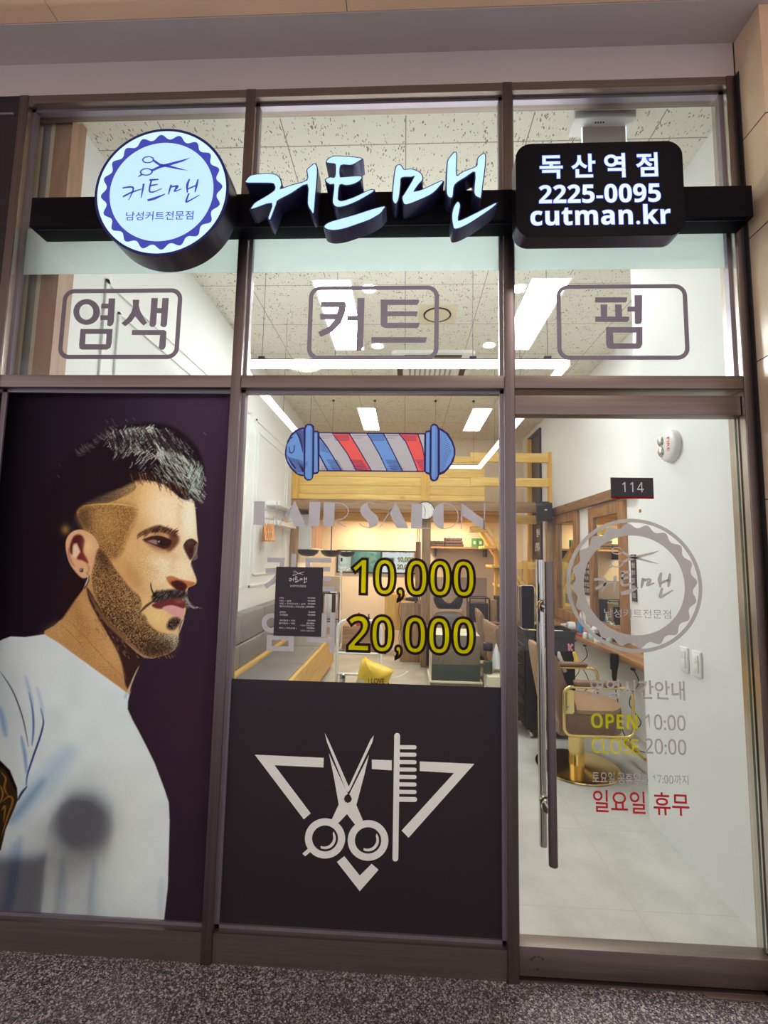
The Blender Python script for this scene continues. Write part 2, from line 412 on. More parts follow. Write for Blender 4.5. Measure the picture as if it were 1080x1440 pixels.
def outset(loop, d):
    n = len(loop); ar = sum(loop[i][0]*loop[(i+1) % n][1]-loop[(i+1) % n][0]*loop[i][1] for i in range(n)); s = 1 if ar > 0 else -1; out = []
    for i in range(n):
        a, b, c = loop[i-1], loop[i], loop[(i+1) % n]
        u_ = Vector((b[0]-a[0], b[1]-a[1])).normalized(); w_ = Vector((c[0]-b[0], c[1]-b[1])).normalized(); t = u_+w_
        t = t.normalized() if t.length > 1e-6 else u_; k = min(2.0, 1/max(.4, t.dot(u_)))
        out.append((b[0]+s*t.y*d*k, b[1]-s*t.x*d*k))
    return out
def flat(): m = MB(); m.flatsheet = True; return m
# ================================================================== the setting
XL, XR, XP, YB, ZC = -1.62, 2.03, 1.45, 6.15, 3.57
YG = 0.044                                   # middle of the glazing
def granite():
    m, nt, b, n, l = _new('speckled_granite'); v = coords(n, l, (1, 1, 1))
    a = n.new('ShaderNodeTexVoronoi'); a.inputs['Scale'].default_value = 230; l.new(v, a.inputs['Vector'])
    c = n.new('ShaderNodeTexNoise'); c.inputs['Scale'].default_value = 60; c.inputs['Detail'].default_value = 6; l.new(v, c.inputs['Vector'])
    sp = n.new('ShaderNodeSeparateColor'); l.new(a.outputs['Color'], sp.inputs['Color'])
    ad = n.new('ShaderNodeMath'); ad.operation = 'MULTIPLY_ADD'; ad.inputs[1].default_value = .55; l.new(sp.outputs[0], ad.inputs[0])
    m2 = n.new('ShaderNodeMath'); m2.operation = 'MULTIPLY'; m2.inputs[1].default_value = .5; l.new(c.outputs['Fac'], m2.inputs[0]); l.new(m2.outputs[0], ad.inputs[2])
    l.new(ramp(n, l, ad.outputs[0], [(.22, lin((34, 31, 38))), (.45, lin((82, 77, 84))), (.62, lin((130, 123, 128))), (.82, lin((216, 210, 208)))]), b.inputs['Base Color'])
    b.inputs['Roughness'].default_value = .36; bump(n, l, b, ad.outputs[0], .15, .003); return m
def floor_tile():
    m, nt, b, n, l = _new('pale_concrete_tile'); v = coords(n, l, (1, 1, 1), (.18, .22, 0))
    br = n.new('ShaderNodeTexBrick'); br.offset = 0; br.inputs['Scale'].default_value = 1.0; br.inputs['Mortar Size'].default_value = .0022
    br.inputs['Brick Width'].default_value = .6; br.inputs['Row Height'].default_value = .6; br.inputs['Mortar Smooth'].default_value = .3
    l.new(v, br.inputs['Vector'])
    t = n.new('ShaderNodeTexNoise'); t.inputs['Scale'].default_value = 3.2; t.inputs['Detail'].default_value = 9; t.inputs['Roughness'].default_value = .65; l.new(v, t.inputs['Vector'])
    cr = ramp(n, l, t.outputs['Fac'], [(.3, lin((182, 180, 176))), (.5, lin((200, 198, 193))), (.7, lin((212, 210, 205)))])
    l.new(cr, br.inputs['Color1']); l.new(cr, br.inputs['Color2']); br.inputs['Mortar'].default_value = (*lin((186, 182, 175)), 1)
    l.new(br.outputs['Color'], b.inputs['Base Color']); b.inputs['Roughness'].default_value = .42; return m
def ceiling_tile():
    m, nt, b, n, l = _new('fissured_ceiling_tile'); v = coords(n, l, (1, 1, 1), (.025, -.32, 0))
    br = n.new('ShaderNodeTexBrick'); br.offset = 0; br.inputs['Scale'].default_value = 1.0; br.inputs['Mortar Size'].default_value = .003
    br.inputs['Brick Width'].default_value = .6; br.inputs['Row Height'].default_value = .6; br.inputs['Mortar Smooth'].default_value = .2
    l.new(v, br.inputs['Vector'])
    v2 = coords(n, l, (95, 38, 1)); vo = n.new('ShaderNodeTexVoronoi'); vo.inputs['Scale'].default_value = 1; vo.inputs['Randomness'].default_value = 1
    wr = n.new('ShaderNodeTexNoise'); wr.inputs['Scale'].default_value = 34; l.new(v, wr.inputs['Vector'])
    mixv = n.new('ShaderNodeVectorMath'); mixv.operation = 'MULTIPLY_ADD'; l.new(wr.outputs['Color'], mixv.inputs[0]); mixv.inputs[1].default_value = (2.4, 1.6, 0); l.new(v2, mixv.inputs[2])
    l.new(mixv.outputs[0], vo.inputs['Vector'])
    dens = n.new('ShaderNodeTexNoise'); dens.inputs['Scale'].default_value = 22; l.new(v, dens.inputs['Vector'])
    th = n.new('ShaderNodeMath'); th.operation = 'MULTIPLY_ADD'; th.inputs[1].default_value = .95; th.inputs[2].default_value = -.28; l.new(dens.outputs['Fac'], th.inputs[0])
    lt = n.new('ShaderNodeMath'); lt.operation = 'LESS_THAN'; l.new(vo.outputs['Distance'], lt.inputs[0]); l.new(th.outputs[0], lt.inputs[1])
    mx = n.new('ShaderNodeMix'); mx.data_type = 'RGBA'; l.new(lt.outputs[0], mx.inputs['Factor'])
    mx.inputs['A'].default_value = (*lin((232, 229, 216)), 1); mx.inputs['B'].default_value = (*lin((136, 131, 118)), 1)
    l.new(mx.outputs['Result'], br.inputs['Color1']); l.new(mx.outputs['Result'], br.inputs['Color2']); br.inputs['Mortar'].default_value = (*lin((150, 146, 136)), 1)
    l.new(br.outputs['Color'], b.inputs['Base Color']); b.inputs['Roughness'].default_value = .8; return m
M['granite'], M['tile'], M['acoustic'] = granite(), floor_tile(), ceiling_tile()

struct(MB().box(-4.5, 4.5, -6, .02, -.12, 0), 'pavement', 'granite')
struct(MB().box(XL-.3, XR+.15, .02, YB+.1, -.12, 0), 'floor', 'tile')
struct(MB().box(XL-.3, XR+.15, .12, YB+.1, ZC, ZC+.1), 'ceiling', 'acoustic')
struct(MB().box(XL-.12, XL, .15, YB+.1, 0, ZC), 'wall_left', 'white')
struct(MB().box(XR, XR+.12, 1.1, YB+.1, 0, ZC), 'wall_right', 'white')
struct(MB().box(XP, XR+.12, .09, 1.102, 0, ZC), 'wall_pillar', 'white')
struct(MB().box(XL-.12, XR+.12, YB, YB+.12, 0, ZC), 'wall_back', 'peach')
struct(MB().box(-1.80, -1.703, .12, .20, 0, ZC), 'wall_left_column', 'greypaint')
struct(MB().box(-1.703, -1.680, .115, .20, 0, ZC), 'trim_1', 'cream')
struct(MB().box(-1.680, -1.597, .11, .20, 0, ZC), 'trim_2', 'brownside')
struct(MB().box(-1.82, XR+.1, .088, .135, ZC-.035, 3.70), 'trim_3', 'white')       # head of the glazing, inside
struct(MB().box(1.353, 1.46, .0, .12, 0, 3.70), 'trim_4', 'white')
# outside of the shop
struct(MB().box(-4.5, 4.5, -.0, .10, 3.535, 3.70), 'wall_fascia', 'soffit')
struct(MB().box(-4.5, 4.5, -.155, .10, 3.691, 3.95), 'soffit', 'soffit')
for i, (a, b) in enumerate(((-4.5, -1.48), (-1.477, -.267), (-.264, .95), (.953, 4.5))):
    struct(MB().box(a, b, -5, -.157, 3.695, 3.95), 'ceiling_canopy_%d' % (i+1), 'canopy')
struct(MB().box(1.358, 3.5, -.137, .12, 0, 3.69), 'wall_outer_right', 'stone')
for k, z in enumerate((.62, 1.27, 1.74, 2.28, 2.79, 3.22)):                          # open joints of the cladding
    struct(MB().box(1.3568, 3.5, -.1382, -.0, z, z+.0035), 'trim_joint_%d' % (k+1), 'black_matte')
struct(MB().box(1.3535, 1.3577, -.02, .06, 0, 3.535), 'trim_5', 'black_matte')
struct(MB().box(-4.5, -1.763, .0, .10, 0, 3.535), 'wall_outer_left', 'dark_panel')
struct(MB().box(-4.5, -1.78, -.006, .0, 3.44, 3.448), 'trim_6', 'bead')
# mullions and rails of the shop front
X = dict(L0=-1.76, L1=-1.722, A0=-.725, A1=-.685, B0=.390, B1=.430, R0=1.318, R1=1.353)
k = 7
for a, b in (('L0', 'L1'), ('A0', 'A1'), ('B0', 'B1'), ('R0', 'R1')):
    struct(MB().box(X[a], X[b], -.004, .095, 0, 3.535), 'trim_%d' % k, 'steel', bevel=.002); k += 1
for nm, xa, xb in (('trim_lightened_reveal_1', X['A1'], X['A1']+.0012), ('trim_lightened_reveal_2', X['B0']-.0012, X['B0']), ('trim_lightened_reveal_3', X['R0']-.0012, X['R0']), ('trim_lightened_reveal_4', X['L1'], X['L1']+.0012)):  # added strips: reflected room light put into a paler steel on the reveals
    struct(MB().box(xa, xb, .001, .093, .12 if nm != 'trim_lightened_reveal_3' else .0, 3.497), nm, 'steel_lit_reveal')
bays = ((X['L1'], X['A0']), (X['A1'], X['B0']), (X['B1'], X['R0']))
for a, b in bays:
    struct(MB().box(a, b, 0, .095, 3.497, 3.535), 'trim_%d' % k, 'steel_h'); k += 1
    struct(MB().box(a, b, 0, .095, 2.181, 2.233), 'trim_%d' % k, 'steel_h', bevel=.0015); k += 1
for a, b in bays[:2]:
    struct(MB().box(a, b, .006, .095, 0, .103), 'trim_%d' % k, 'steel_h'); k += 1
def glazing(num, a, b, z0, z1):
    w = .012
    fr = MB()
    fr.box(a, a+w, .031, .056, z0, z1); fr.box(b-w, b, .031, .056, z0, z1)
    fr.box(a, b, .031, .056, z0, z0+w); fr.box(a, b, .031, .056, z1-w, z1)
    win = struct(fr, 'window_%d' % num, 'bead')
    MB().box(a+.004, b-.004, YG-.004, YG+.004, z0+.004, z1-.004).build('pane', 'pane', win)
    return win
glazing(1, *bays[0], .103, 2.181); glazing(2, *bays[1], .103, 2.181)
for i, (a, b) in enumerate(bays): glazing(3+i, a, b, 2.233, 3.497)
# ------------------------------------------------------------------ the glass door
door = struct(MB().box(.434, 1.314, .016, .072, 2.079, 2.158), 'door_1', 'steel_h', bevel=.0015)      # top rail of the leaf
MB().box(.434, 1.314, .016, .072, .014, .112).build('bottom_rail', 'steel_h', door, bevel=.0015)
MB().box(.440, 1.309, YG-.005, YG+.005, .112, 2.079).build('pane', 'pane', door)
MB().box(1.3092, 1.3108, YG-.005, YG+.005, .112, 2.079).build('glass_edge', 'pane_edge', door, label='green edge of the glass')
MB().box(.434, .4395, .030, .058, .112, 2.079).build('edge_seal', 'bead', door)
for nm, yy, xx, z0, z1, lab in (('pull_handle', -.032, .545, .418, 1.492, 'round steel pull bar on the street side'), ('pull_handle', .118, .5545, .398, 1.498, 'round steel pull bar on the inside')):
    h = MB().cyl((xx, yy, z0), (xx, yy, z1), .0158, 24).build(nm, 'steel' if yy < 0 else 'chrome', door, smooth=True, label=lab)
for z in (1.318, .585):
    c = MB().cyl((.548, -.03, z), (.552, .116, z), .009, 16); c.lathe([(.024, 0), (.024, .012)], (.549, .052, z), 'y', 24); c.lathe([(.024, 0), (.024, .012)], (.549, .026, z), 'y', 24)
    c.build('handle_mount', 'chrome', door, smooth=True)
lk = MB().prism([rrect(.450, .497, 1.236, 1.398, .008)], -.004, YG-.005).build('lock', 'black', door, smooth=True, label='black electronic lock')
MB().prism([rrect(.4475, .4995, 1.2335, 1.4005, .010), rrect(.4505, .4965, 1.2365, 1.3975, .008)[::-1]], .004, YG-.006).build('lock_rim', 'chrome', lk, smooth=True)
MB().prism([rrect(.452, .495, 1.240, 1.394, .006)], .058, .076).build('lock_inner', 'black', door)
sc = flat()                                                                            # scuffed round stamp on the bottom rail
for a in range(20, 165, 9):
    if a % 4 == 0: continue
    r0, r1 = .021+.003*math.sin(a), .027
    c0 = (.498, .062)
    sc.sheet([[(c0[0]+r*math.cos(math.radians(t)), c0[1]+r*math.sin(math.radians(t))*.8) for r, t in ((r0, a), (r1, a), (r1, a+5), (r0, a+5))]], .0152)
sc.sheet([[(.494, .036), (.497, .036), (.496, .045), (.494, .045)]], .0152); sc.sheet([[(.500, .036), (.502, .036), (.503, .044), (.501, .044)]], .0152)
sc.build('scuff_marks', 'black_matte', door)
struct(MB().box(.43, 1.318, .008, .10, 0, .006), 'trim_threshold', 'steel_h')
t = MB().prism([[(at(974, 1381, z=.004).x, .055), (at(996, 1405, z=.004).x, -.012), (1.357, -.016), (1.357, .055)]], 0, .004, 'z')
tag(t.build('floor_plate', 'steel_h', bevel=.001), 'thin steel floor plate under the hinge corner of the glass door', 'plate')
MB().lathe([(.02, .004), (.02, .0065)], (1.30, .018, 0), 'z', 18).build('plate_screw_cover', 'casing', bpy.data.objects['floor_plate'])
# ================================================================== signs on the front
YBK = -.095                                                 # front of the black beam
r0, r1 = at(41, 318, y=YBK), at(1056, 305, y=YBK)
tag(MB().box(-1.572, 1.322, YBK, -.001, 2.829, 2.958).build('sign_beam', 'rail', bevel=.001), 'long black box beam across the shop front carrying the lit signs', 'sign beam')
MB().box(-1.55, 1.30, YBK+.018, YBK+.021, 2.8265, 2.829).build('seam', 'casing', bpy.data.objects['sign_beam'])
# ---- round lit sign
YF = -.195
c0 = at(227, 269.5, y=YF); RAD = .2655
CX, CZ = c0.x, c0.z
rs = thing('round_sign', 'round backlit sign with navy scalloped ring, scissors and brush lettering', 'sign', (CX, YBK, CZ))
MB().lathe([(RAD, YF-CZ*0+0), (RAD, YBK-.0005)], (CX, 0, CZ), 'y', 72).build('casing', 'casing', rs, smooth=True)
def ring(r_out, r_in, y, n=96, o=(CX, CZ)): return [circle(o[0], o[1], r_out, n), circle(o[0], o[1], r_in, n)[::-1]]
def scallop(R1, R2, n, ph, o, k=12):
    out = []
    for i in range(n*k):
        a = 2*PI*i/(n*k)+ph; u = (i % k)/k
        w = max(0, math.cos(2*PI*u))**1.0; w = (0.5+0.5*math.cos(2*PI*u))**1.15
        out.append((o[0]+(R2+(R1-R2)*w)*math.cos(a), o[1]+(R2+(R1-R2)*w)*math.sin(a)))
    return out
def emblem(mb_ring, mb_art, o, R, y, inner=.774, tbox=(-.50, .50, -.445, -.31), pen=1.0, bold=.0, tooth=(.905, .828)):
    U = lambda zx, zy: (o[0]+(zx-520)/478*R, o[1]-(zy-495)/478*R)
    mb_ring.sheet([scallop(tooth[0]*R, tooth[1]*R, 20, .07, o), circle(o[0], o[1], inner*R, 96)[::-1]], y)
    # scissors
    for (ex, ez, rx, rz) in ((408, 252, 43, 27), (402, 345, 47, 29)):
        c = U(ex, ez); kx, kz = rx/478*R, rz/478*R
        mb_art.sheet([circle(*c, kx, 28, kz), circle(*c, kx*.76, 28, kz*.70)[::-1]], y)
    for P in ([(432, 330), (500, 297), (560, 281), (715, 243), (660, 272), (560, 303), (500, 318), (447, 343)],
              [(440, 244), (498, 284), (570, 300), (705, 342), (640, 333), (540, 311), (490, 299), (447, 268)],
              [(366, 360), (345, 378), (350, 383), (374, 370)]):
        mb_art.sheet([[U(*p) for p in P]], y)
    w = 13/478*R*pen
    S = [([(240, 464), (285, 457), (316, 463), (312, 500), (290, 556)], .8, .35, 1.1), ([(248, 530), (310, 497), (384, 472)], 1.0, .4, 1.0),
         ([(390, 434), (386, 480), (378, 542)], 1.1, .4, 1.0), ([(428, 408), (495, 403)], 1.1, .6, 1.0), ([(444, 408), (434, 470), (440, 496), (470, 496), (524, 472)], .9, .4, 1.0),
         ([(432, 452), (492, 440)], .8, .5, .9), ([(426, 560), (480, 545), (550, 514)], 1.2, .4, 1.5), ([(588, 446), (580, 480), (572, 517)], 1.1, .5, 1.0),
         ([(590, 462), (636, 456), (612, 496), (664, 478)], .8, .4, 1.1), ([(716, 404), (702, 450), (706, 508)], .7, .6, 1.4), ([(708, 480), (768, 452)], .8, .6, .8), ([(776, 408), (768, 456), (760, 505)], .7, .5, 1.3),
         ([(718, 512), (702, 568), (716, 572), (794, 526)], .8, .4, 1.2)]
    for path, a, b, m in S:
        mb_art.sheet([ribbon(spline([U(*p) for p in path], 4), w*a, w*b, w*m)], y)
    write(mb_art, '남성커트전문점', o[0]+tbox[0]*R, o[0]+tbox[1]*R, o[1]+tbox[2]*R, o[1]+tbox[3]*R, y, bold=bold)
y1 = YF-.0006
m = flat(); m.sheet([circle(CX, CZ, .774*RAD, 96)], y1); m.build('face', 'sign_face', rs)
m = flat(); m.sheet([circle(CX, CZ, .962*RAD, 96), scallop(.905*RAD, .828*RAD, 20, .07, (CX, CZ))[::-1]], y1); m.build('scalloped_border', 'sign_rim', rs)
a, b = flat(), flat(); emblem(a, b, (CX, CZ), RAD, y1-.0004, bold=.006)
a.build('scalloped_ring', 'sign_ink', rs); b.build('lettering', 'sign_ink', rs)
m = flat(); m.sheet(ring(RAD, .960*RAD, 0), y1-.0003); m.build('rim', 'navy', rs)
# ---- channel letters
YL = -.168
A_ = (335, 210); B_ = (530, 200)
def za(l): return zoompts(l, A_, 5.4, YL)
def zb(l): return zoompts(l, B_, 6.0, YL)
ga = [za([(62,250),(66,232),(80,213),(108,197),(180,188),(260,189),(298,203),(318,232),(326,270),(318,303),(400,275),(525,235),(525,160),(545,138),(580,112),(597,150),(592,250),(582,350),(573,470),(566,482),(556,466),(530,410),(526,262),(400,332),(300,385),(286,415),(245,524),(238,530),(231,516),(257,405),(108,450),(110,432),(132,405),(205,362),(268,320),(283,295),(276,267),(255,254),(150,252)])]
gb = [za([(672,96),(688,72),(730,54),(800,55),(932,68),(916,86),(880,108),(850,117),(776,120),(770,206),(800,212),(915,204),(936,215),(915,240),(870,262),(820,270),(768,268),(755,365),(763,388),(795,393),(880,365),(980,318),(1018,308),(1020,322),(900,392),(800,430),(748,434),(724,412),(720,380),(731,268),(698,264),(668,240),(672,224),(700,214),(737,210),(742,122),(728,106),(700,103)]),
      za([(655,587),(680,562),(740,540),(900,495),(1000,462),(1108,434),(1097,458),(1075,486),(1000,530),(900,567),(800,600),(730,611),(682,606)])]
gc = [zb([(135,480),(138,400),(149,290),(163,212),(184,192),(206,202),(228,233),(290,229),(350,250),(378,280),(380,318),(350,352),(310,412),(330,416),(400,395),(547,328),(530,365),(465,430),(360,482),(246,523),(221,492),(218,460),(238,430),(318,292),(290,290),(206,297),(196,360),(182,470),(162,514),(150,512)]),
      zb([(594,440),(591,330),(597,200),(605,150),(655,87),(671,120),(668,282),(730,250),(840,206),(850,160),(862,128),(904,97),(913,140),(905,240),(890,350),(876,458),(864,464),(824,425),(831,250),(750,290),(655,356),(640,440),(628,466)]),
      zb([(637,640),(640,590),(655,540),(683,504),(700,530),(695,570),(682,656),(720,655),(850,592),(997,516),(988,537),(900,602),(760,692),(664,729),(645,700)])]
for loops, lab in ((ga, 'leftmost lit brush-style letter on the black beam, next to the round sign'), (gb, 'middle lit brush-style letter on the black beam, in two pieces'), (gc, 'rightmost lit brush-style letter on the black beam, in three pieces')):
    loops = [closed_spline(q, 3) for q in loops]
    xs = [p[0] for q in loops for p in q]; zs = [p[1] for q in loops for p in q]
    L = thing('channel_letter', lab, 'sign letter', ((min(xs)+max(xs))/2, YBK, min(zs)), 'lit brush-style letters on the beam')
    r = MB(); f = flat()
    for q in loops:
        r.prism([outset(q, .0042)], YL+.001, YBK-.0005); f.sheet([q], YL)
    r.build('letter_case', 'letter_case', L, weld=False); f.build('letter_face', 'letter_face', L)
# ---- rounded box sign
YX = -.165
p0, p1 = at(726, 270, y=YX), at(961.5, 265, y=YX)
zt, zb_ = at(843, 200.5, y=YX).z, at(843, 331.5, y=YX).z
bs = thing('box_sign', 'black rounded box sign with three lit lines: letters, phone number, web address', 'sign', ((p0.x+p1.x)/2, YBK, zb_))
MB().prism([rrect(p0.x, p1.x, zb_, zt, .058, 10)], YX+.002, YBK-.0005).build('casing', 'casing', bs, smooth=True)
MB().prism([rrect(p0.x-.001, p1.x+.001, zb_-.001, zt+.001, .059, 10)], YX, YX+.002).build('front_panel', 'rail', bs)
m, h = flat(), flat(); yt = YX-.0012
for s, box, bo, sp in (('독 산 역 점', (759, 216, 925, 250), .02, 1), (bd('2225-0095'), (758, 259, 929, 285), .004, 1), (bd('cutman.kr'), (746, 288, 943, 316), .006, 1.04)):
    xm = .5*(box[0]+box[2]); ym = .5*(box[1]+box[3])
    write_px(m, s, *box, yt, bold=bo, spacing=sp); write_px(h, s, *box, yt+.0006, bold=bo, grow=.018, spacing=sp)
h.build('lettering_glow_edge', 'box_halo', bs); m.build('lettering', 'box_text', bs)
# ---- frosted film behind the beam
for a, b in bays:
    tag(MB().box(a+.006, b-.006, YG+.0046, YG+.0052, 2.713, 2.93).build('frosted_film_strip', 'frost'), {0: 'pale frosted film strip on the left upper pane below the round sign', 1: 'pale frosted film strip on the middle upper pane below the lit letters', 2: 'pale frosted film strip on the right upper pane below the black box sign'}[bays.index((a, b))], 'window film', 'frosted film strips on the upper panes')
# ================================================================== lettering on the panes
YD = YG-.0048
def framed(polys, holes, off, sc, outer, label, wpx=6.2):
    a = flat(); ym = (outer[1]+outer[3])/2; xm = (outer[0]+outer[2])/2
    x0, x1 = at(outer[0], ym, y=YD).x, at(outer[2], ym, y=YD).x; z1, z0 = at(xm, outer[1], y=YD).z, at(xm, outer[3], y=YD).z
    w = wpx*(x1-x0)/(outer[2]-outer[0]); rr = .05
    a.sheet([rrect(x0, x1, z0, z1, rr, 8), rrect(x0+w, x1-w, z0+w, z1-w, rr-w, 8)[::-1]], YD)
    b = inlay([[zoompts(q, off, sc, YD) for q in polys], [zoompts(q, off, sc, YD) for q in holes]], YD)[0]
    t = thing('framed_window_lettering', label, 'window lettering', ((x0+x1)/2, YD, z0), 'grey framed lettering on the upper panes')
    b.build('lettering', 'v_grey_dk', t); a.build('frame_line', 'v_grey_dk', t)
def el(cx, cy, rx, ry): return [(cx+rx*math.cos(2*PI*k/40), cy+ry*math.sin(2*PI*k/40)) for k in range(40)]
framed([el(280, 263, 101, 98), [(447,160),(497,160),(487,335),(478,360),(458,373),(436,366)], [(392,200),(452,200),(450,236),(390,236)], [(385,288),(450,288),(448,325),(384,325)],
        [(233,392),(478,392),(470,500),(460,535),(435,549),(245,549),(226,540),(222,515)],
        [(630,170),(680,170),(676,215),(688,258),(738,346),(712,366),(688,344),(648,296),(622,334),(574,372),(543,350),(590,308),(620,262),(632,222)],
        [(772,157),(821,157),(808,355),(796,374),(772,378),(757,365)], [(855,157),(904,157),(890,358),(880,376),(858,379),(840,366)], [(812,233),(860,233),(858,272),(810,272)],
        [(625,400),(870,400),(886,412),(880,525),(868,546),(848,551),(828,536),(838,438),(622,438)]],
       [el(277, 263, 53, 59), [(272,430),(431,430),(426,508),(268,508)]], (70, 390), 5.4, (85, 406, 254, 505), 'grey framed two-syllable lettering on the left upper pane above the portrait')
framed([[(325,158),(424,158),(429,168),(425,200),(408,245),(372,282),(325,303),(313,283),(355,262),(383,230),(398,182),(325,182)], [(322,208),(396,208),(390,232),(322,232)], [(475,143),(504,143),(498,345),(488,360),(470,360)], [(432,215),(480,215),(480,236),(432,236)],
        [(570,150),(728,150),(728,160),(720,172),(598,172),(598,198),(722,198),(718,218),(598,218),(598,245),(730,245),(726,262),(718,267),(592,267),(576,262),(570,252)], [(532,304),(760,304),(758,318),(752,327),(532,327)]],
       [], (340, 370), 2.919, (433, 402, 617, 506), 'grey framed two-syllable lettering on the middle upper pane')
framed([[(740,260),(982,260),(980,288),(968,299),(740,300)], [(780,314),(832,314),(830,412),(784,412)], [(890,314),(940,314),(945,412),(893,412)], [(740,406),(998,406),(998,430),(984,447),(740,447)],
        [(1038,243),(1096,243),(1094,440),(1085,460),(1050,464),(1040,455)], [(985,330),(1044,330),(1044,368),(985,368)], [(822,485),(1098,485),(1098,615),(1086,642),(1068,651),(856,651),(832,642),(822,615)]],
       [[(875,528),(1052,528),(1050,609),(879,609)]], (700, 370), 5.4, (783, 400, 968, 506), 'grey framed single-syllable lettering on the right upper pane above the door')
# ---- barber pole picture
Z6 = (390, 585)
def z6(l, y): return zoompts(l, Z6, 4.154, y)
bp = thing('barber_pole_decal', 'red, white and blue barber pole drawing stuck on the middle pane', 'window sticker', tuple(at(520, 675, y=YD)))
domeL = [(44,222),(47,190),(58,145),(80,105),(105,82),(132,70),(160,66),(162,352),(140,352),(108,338),(80,310),(58,275),(47,245)]
domeR = [(942,68),(965,76),(1000,103),(1025,145),(1040,190),(1041,225),(1030,265),(1005,305),(975,335),(942,348)]
colL = [(155,75),(162,55),(180,44),(200,46),(214,60),(217,85),(235,85),(245,95),(244,325),(235,338),(212,342),(208,362),(195,376),(175,378),(158,365),(152,345)]
colR = [(862,100),(866,88),(892,82),(895,60),(905,46),(920,44),(935,52),(945,70),(945,350),(938,372),(922,382),(905,382),(892,370),(888,345),(864,335)]
P6 = lambda L: [z6(q, YD) for q in L]
L_out = [domeL, domeR, colL, colR, [(240,95),(865,100),(865,328),(238,323)]]
L_white = [[(246,101),(318,101),(356,150),(406,220),(457,318),(378,317),(294,180),(248,118)], [(424,103),(521,103),(546,142),(596,230),(637,318),(551,317),(474,184)], [(625,104),(708,105),(747,150),(786,240),(817,320),(733,319),(673,198)], [(825,107),(858,108),(857,222),(853,188)], [(246,236),(289,317),(246,317)]]
L_blue2 = [[(247,130),(290,186),(370,316),(297,316),(247,222)], [(528,105),(618,106),(667,200),(726,319),(643,318),(603,230),(553,142)]]
L_red2 = [[(323,104),(418,105),(468,186),(544,316),(463,317),(413,220),(363,150)], [(717,107),(818,108),(847,190),(855,240),(855,321),(823,320),(793,240),(754,150)]]
capsL = [[(52,222),(58,165),(85,116),(120,86),(153,76),(153,344),(118,335),(85,300),(60,262)], [(166,75),(175,56),(195,56),(205,70),(203,360),(190,370),(172,368),(162,350)], [(216,96),(234,96),(236,325),(214,330)]]
capsR = [[(950,82),(985,105),(1015,150),(1030,190),(1030,228),(1010,278),(975,318),(950,330)], [(902,62),(914,54),(930,60),(936,80),(936,350),(922,372),(906,370),(900,350)], [(870,98),(890,94),(888,330),(868,325)]]
hatch = []
for i in range(26):                                                         # pen hatching
    x = 66+i*4.6; hatch.append([(x, 240+i*1.2), (x+1.6, 239+i*1.2), (min(150, x+44), 330), (min(150, x+44)-1.6, 331)])
for i in range(16): hatch.append([(100+i*3.4, 82+i*.2), (102+i*3.4, 82), (128+i*1.5, 130+i*6), (126.5+i*1.5, 130+i*6)])
for i in range(24): y0 = 96+i*10; hatch.append([(952, y0+14), (952, y0+16), (1018-abs(i-11)*4, y0-10), (1018-abs(i-11)*4, y0-12)])
for i in range(30): y0 = 66+i*10; hatch += [[(196, y0), (203, y0+6), (203, y0+8.5), (196, y0+2)], [(922, y0), (933, y0+6), (933, y0+8.5), (922, y0+2)]]
for sx, dx in ((318, 0), (526, 0), (712, 0), (246, -160)):
    for i in range(7): hatch.append([(sx+6+i*2, 112+i*5), (sx+100, 112+i*5), (sx+100, 113.8+i*5), (sx+12+i*2, 113.8+i*5)] if sx != 246 else [(250, 150+i*8), (276+i*5, 168+i*8), (276+i*5, 170+i*8), (250, 152+i*8)])
    for i in range(12):
        y0 = 255+i*5.2; x0 = sx+(y0-104)*.62+10; hatch.append([(x0, y0), (x0+74, y0+3), (x0+74, y0+5.2), (x0, y0+2)] if sx < 700 else [(min(846, x0-10), y0), (852, y0+2), (852, y0+4), (min(846, x0-10), y0+2)]) if sx != 246 else hatch.append([(262+(y0-150)*.62-40, y0), (262+(y0-150)*.62+26, y0+2), (262+(y0-150)*.62+26, y0+4), (262+(y0-150)*.62-40, y0+2)])
for yy, ln in ((112, 190), (120, 130), (128, 90), (296, 150), (304, 210), (311, 120)):
    for x0 in (255, 440, 640): hatch.append([(x0, yy), (x0+ln*.5, yy+.6), (x0+ln*.5, yy+2.0), (x0, yy+1.6)])
for q in ([(62,150),(74,128),(90,122),(92,126),(76,134),(66,154)], [(66,180),(70,215),(85,220),(100,205),(102,168),(97,168),(95,203),(84,214),(75,210),(71,180)], [(52,222),(92,280),(110,305),(104,308),(84,288)]): hatch.append(q)
names = ('outline', 'white_stripe', 'white_stripe', 'white_stripe', 'white_stripe', 'white_stripe', 'blue_stripe', 'blue_stripe', 'red_stripe', 'red_stripe', 'left_cap', 'right_cap', 'hatching')
lays = [P6(L_out)]+[P6([q]) for q in L_white]+[P6([q]) for q in L_blue2]+[P6([q]) for q in L_red2]+[P6(capsL), P6(capsR), P6(hatch)]
for nm, mb_ in zip(names, inlay(lays, YD)):
    if mb_.f: mb_.build(nm, {'outline': 'v_navy', 'hatching': 'v_navy', 'white_stripe': 'v_grey', 'blue_stripe': 'v_blue', 'red_stripe': 'v_red'}.get(nm, 'v_blue'), bp)
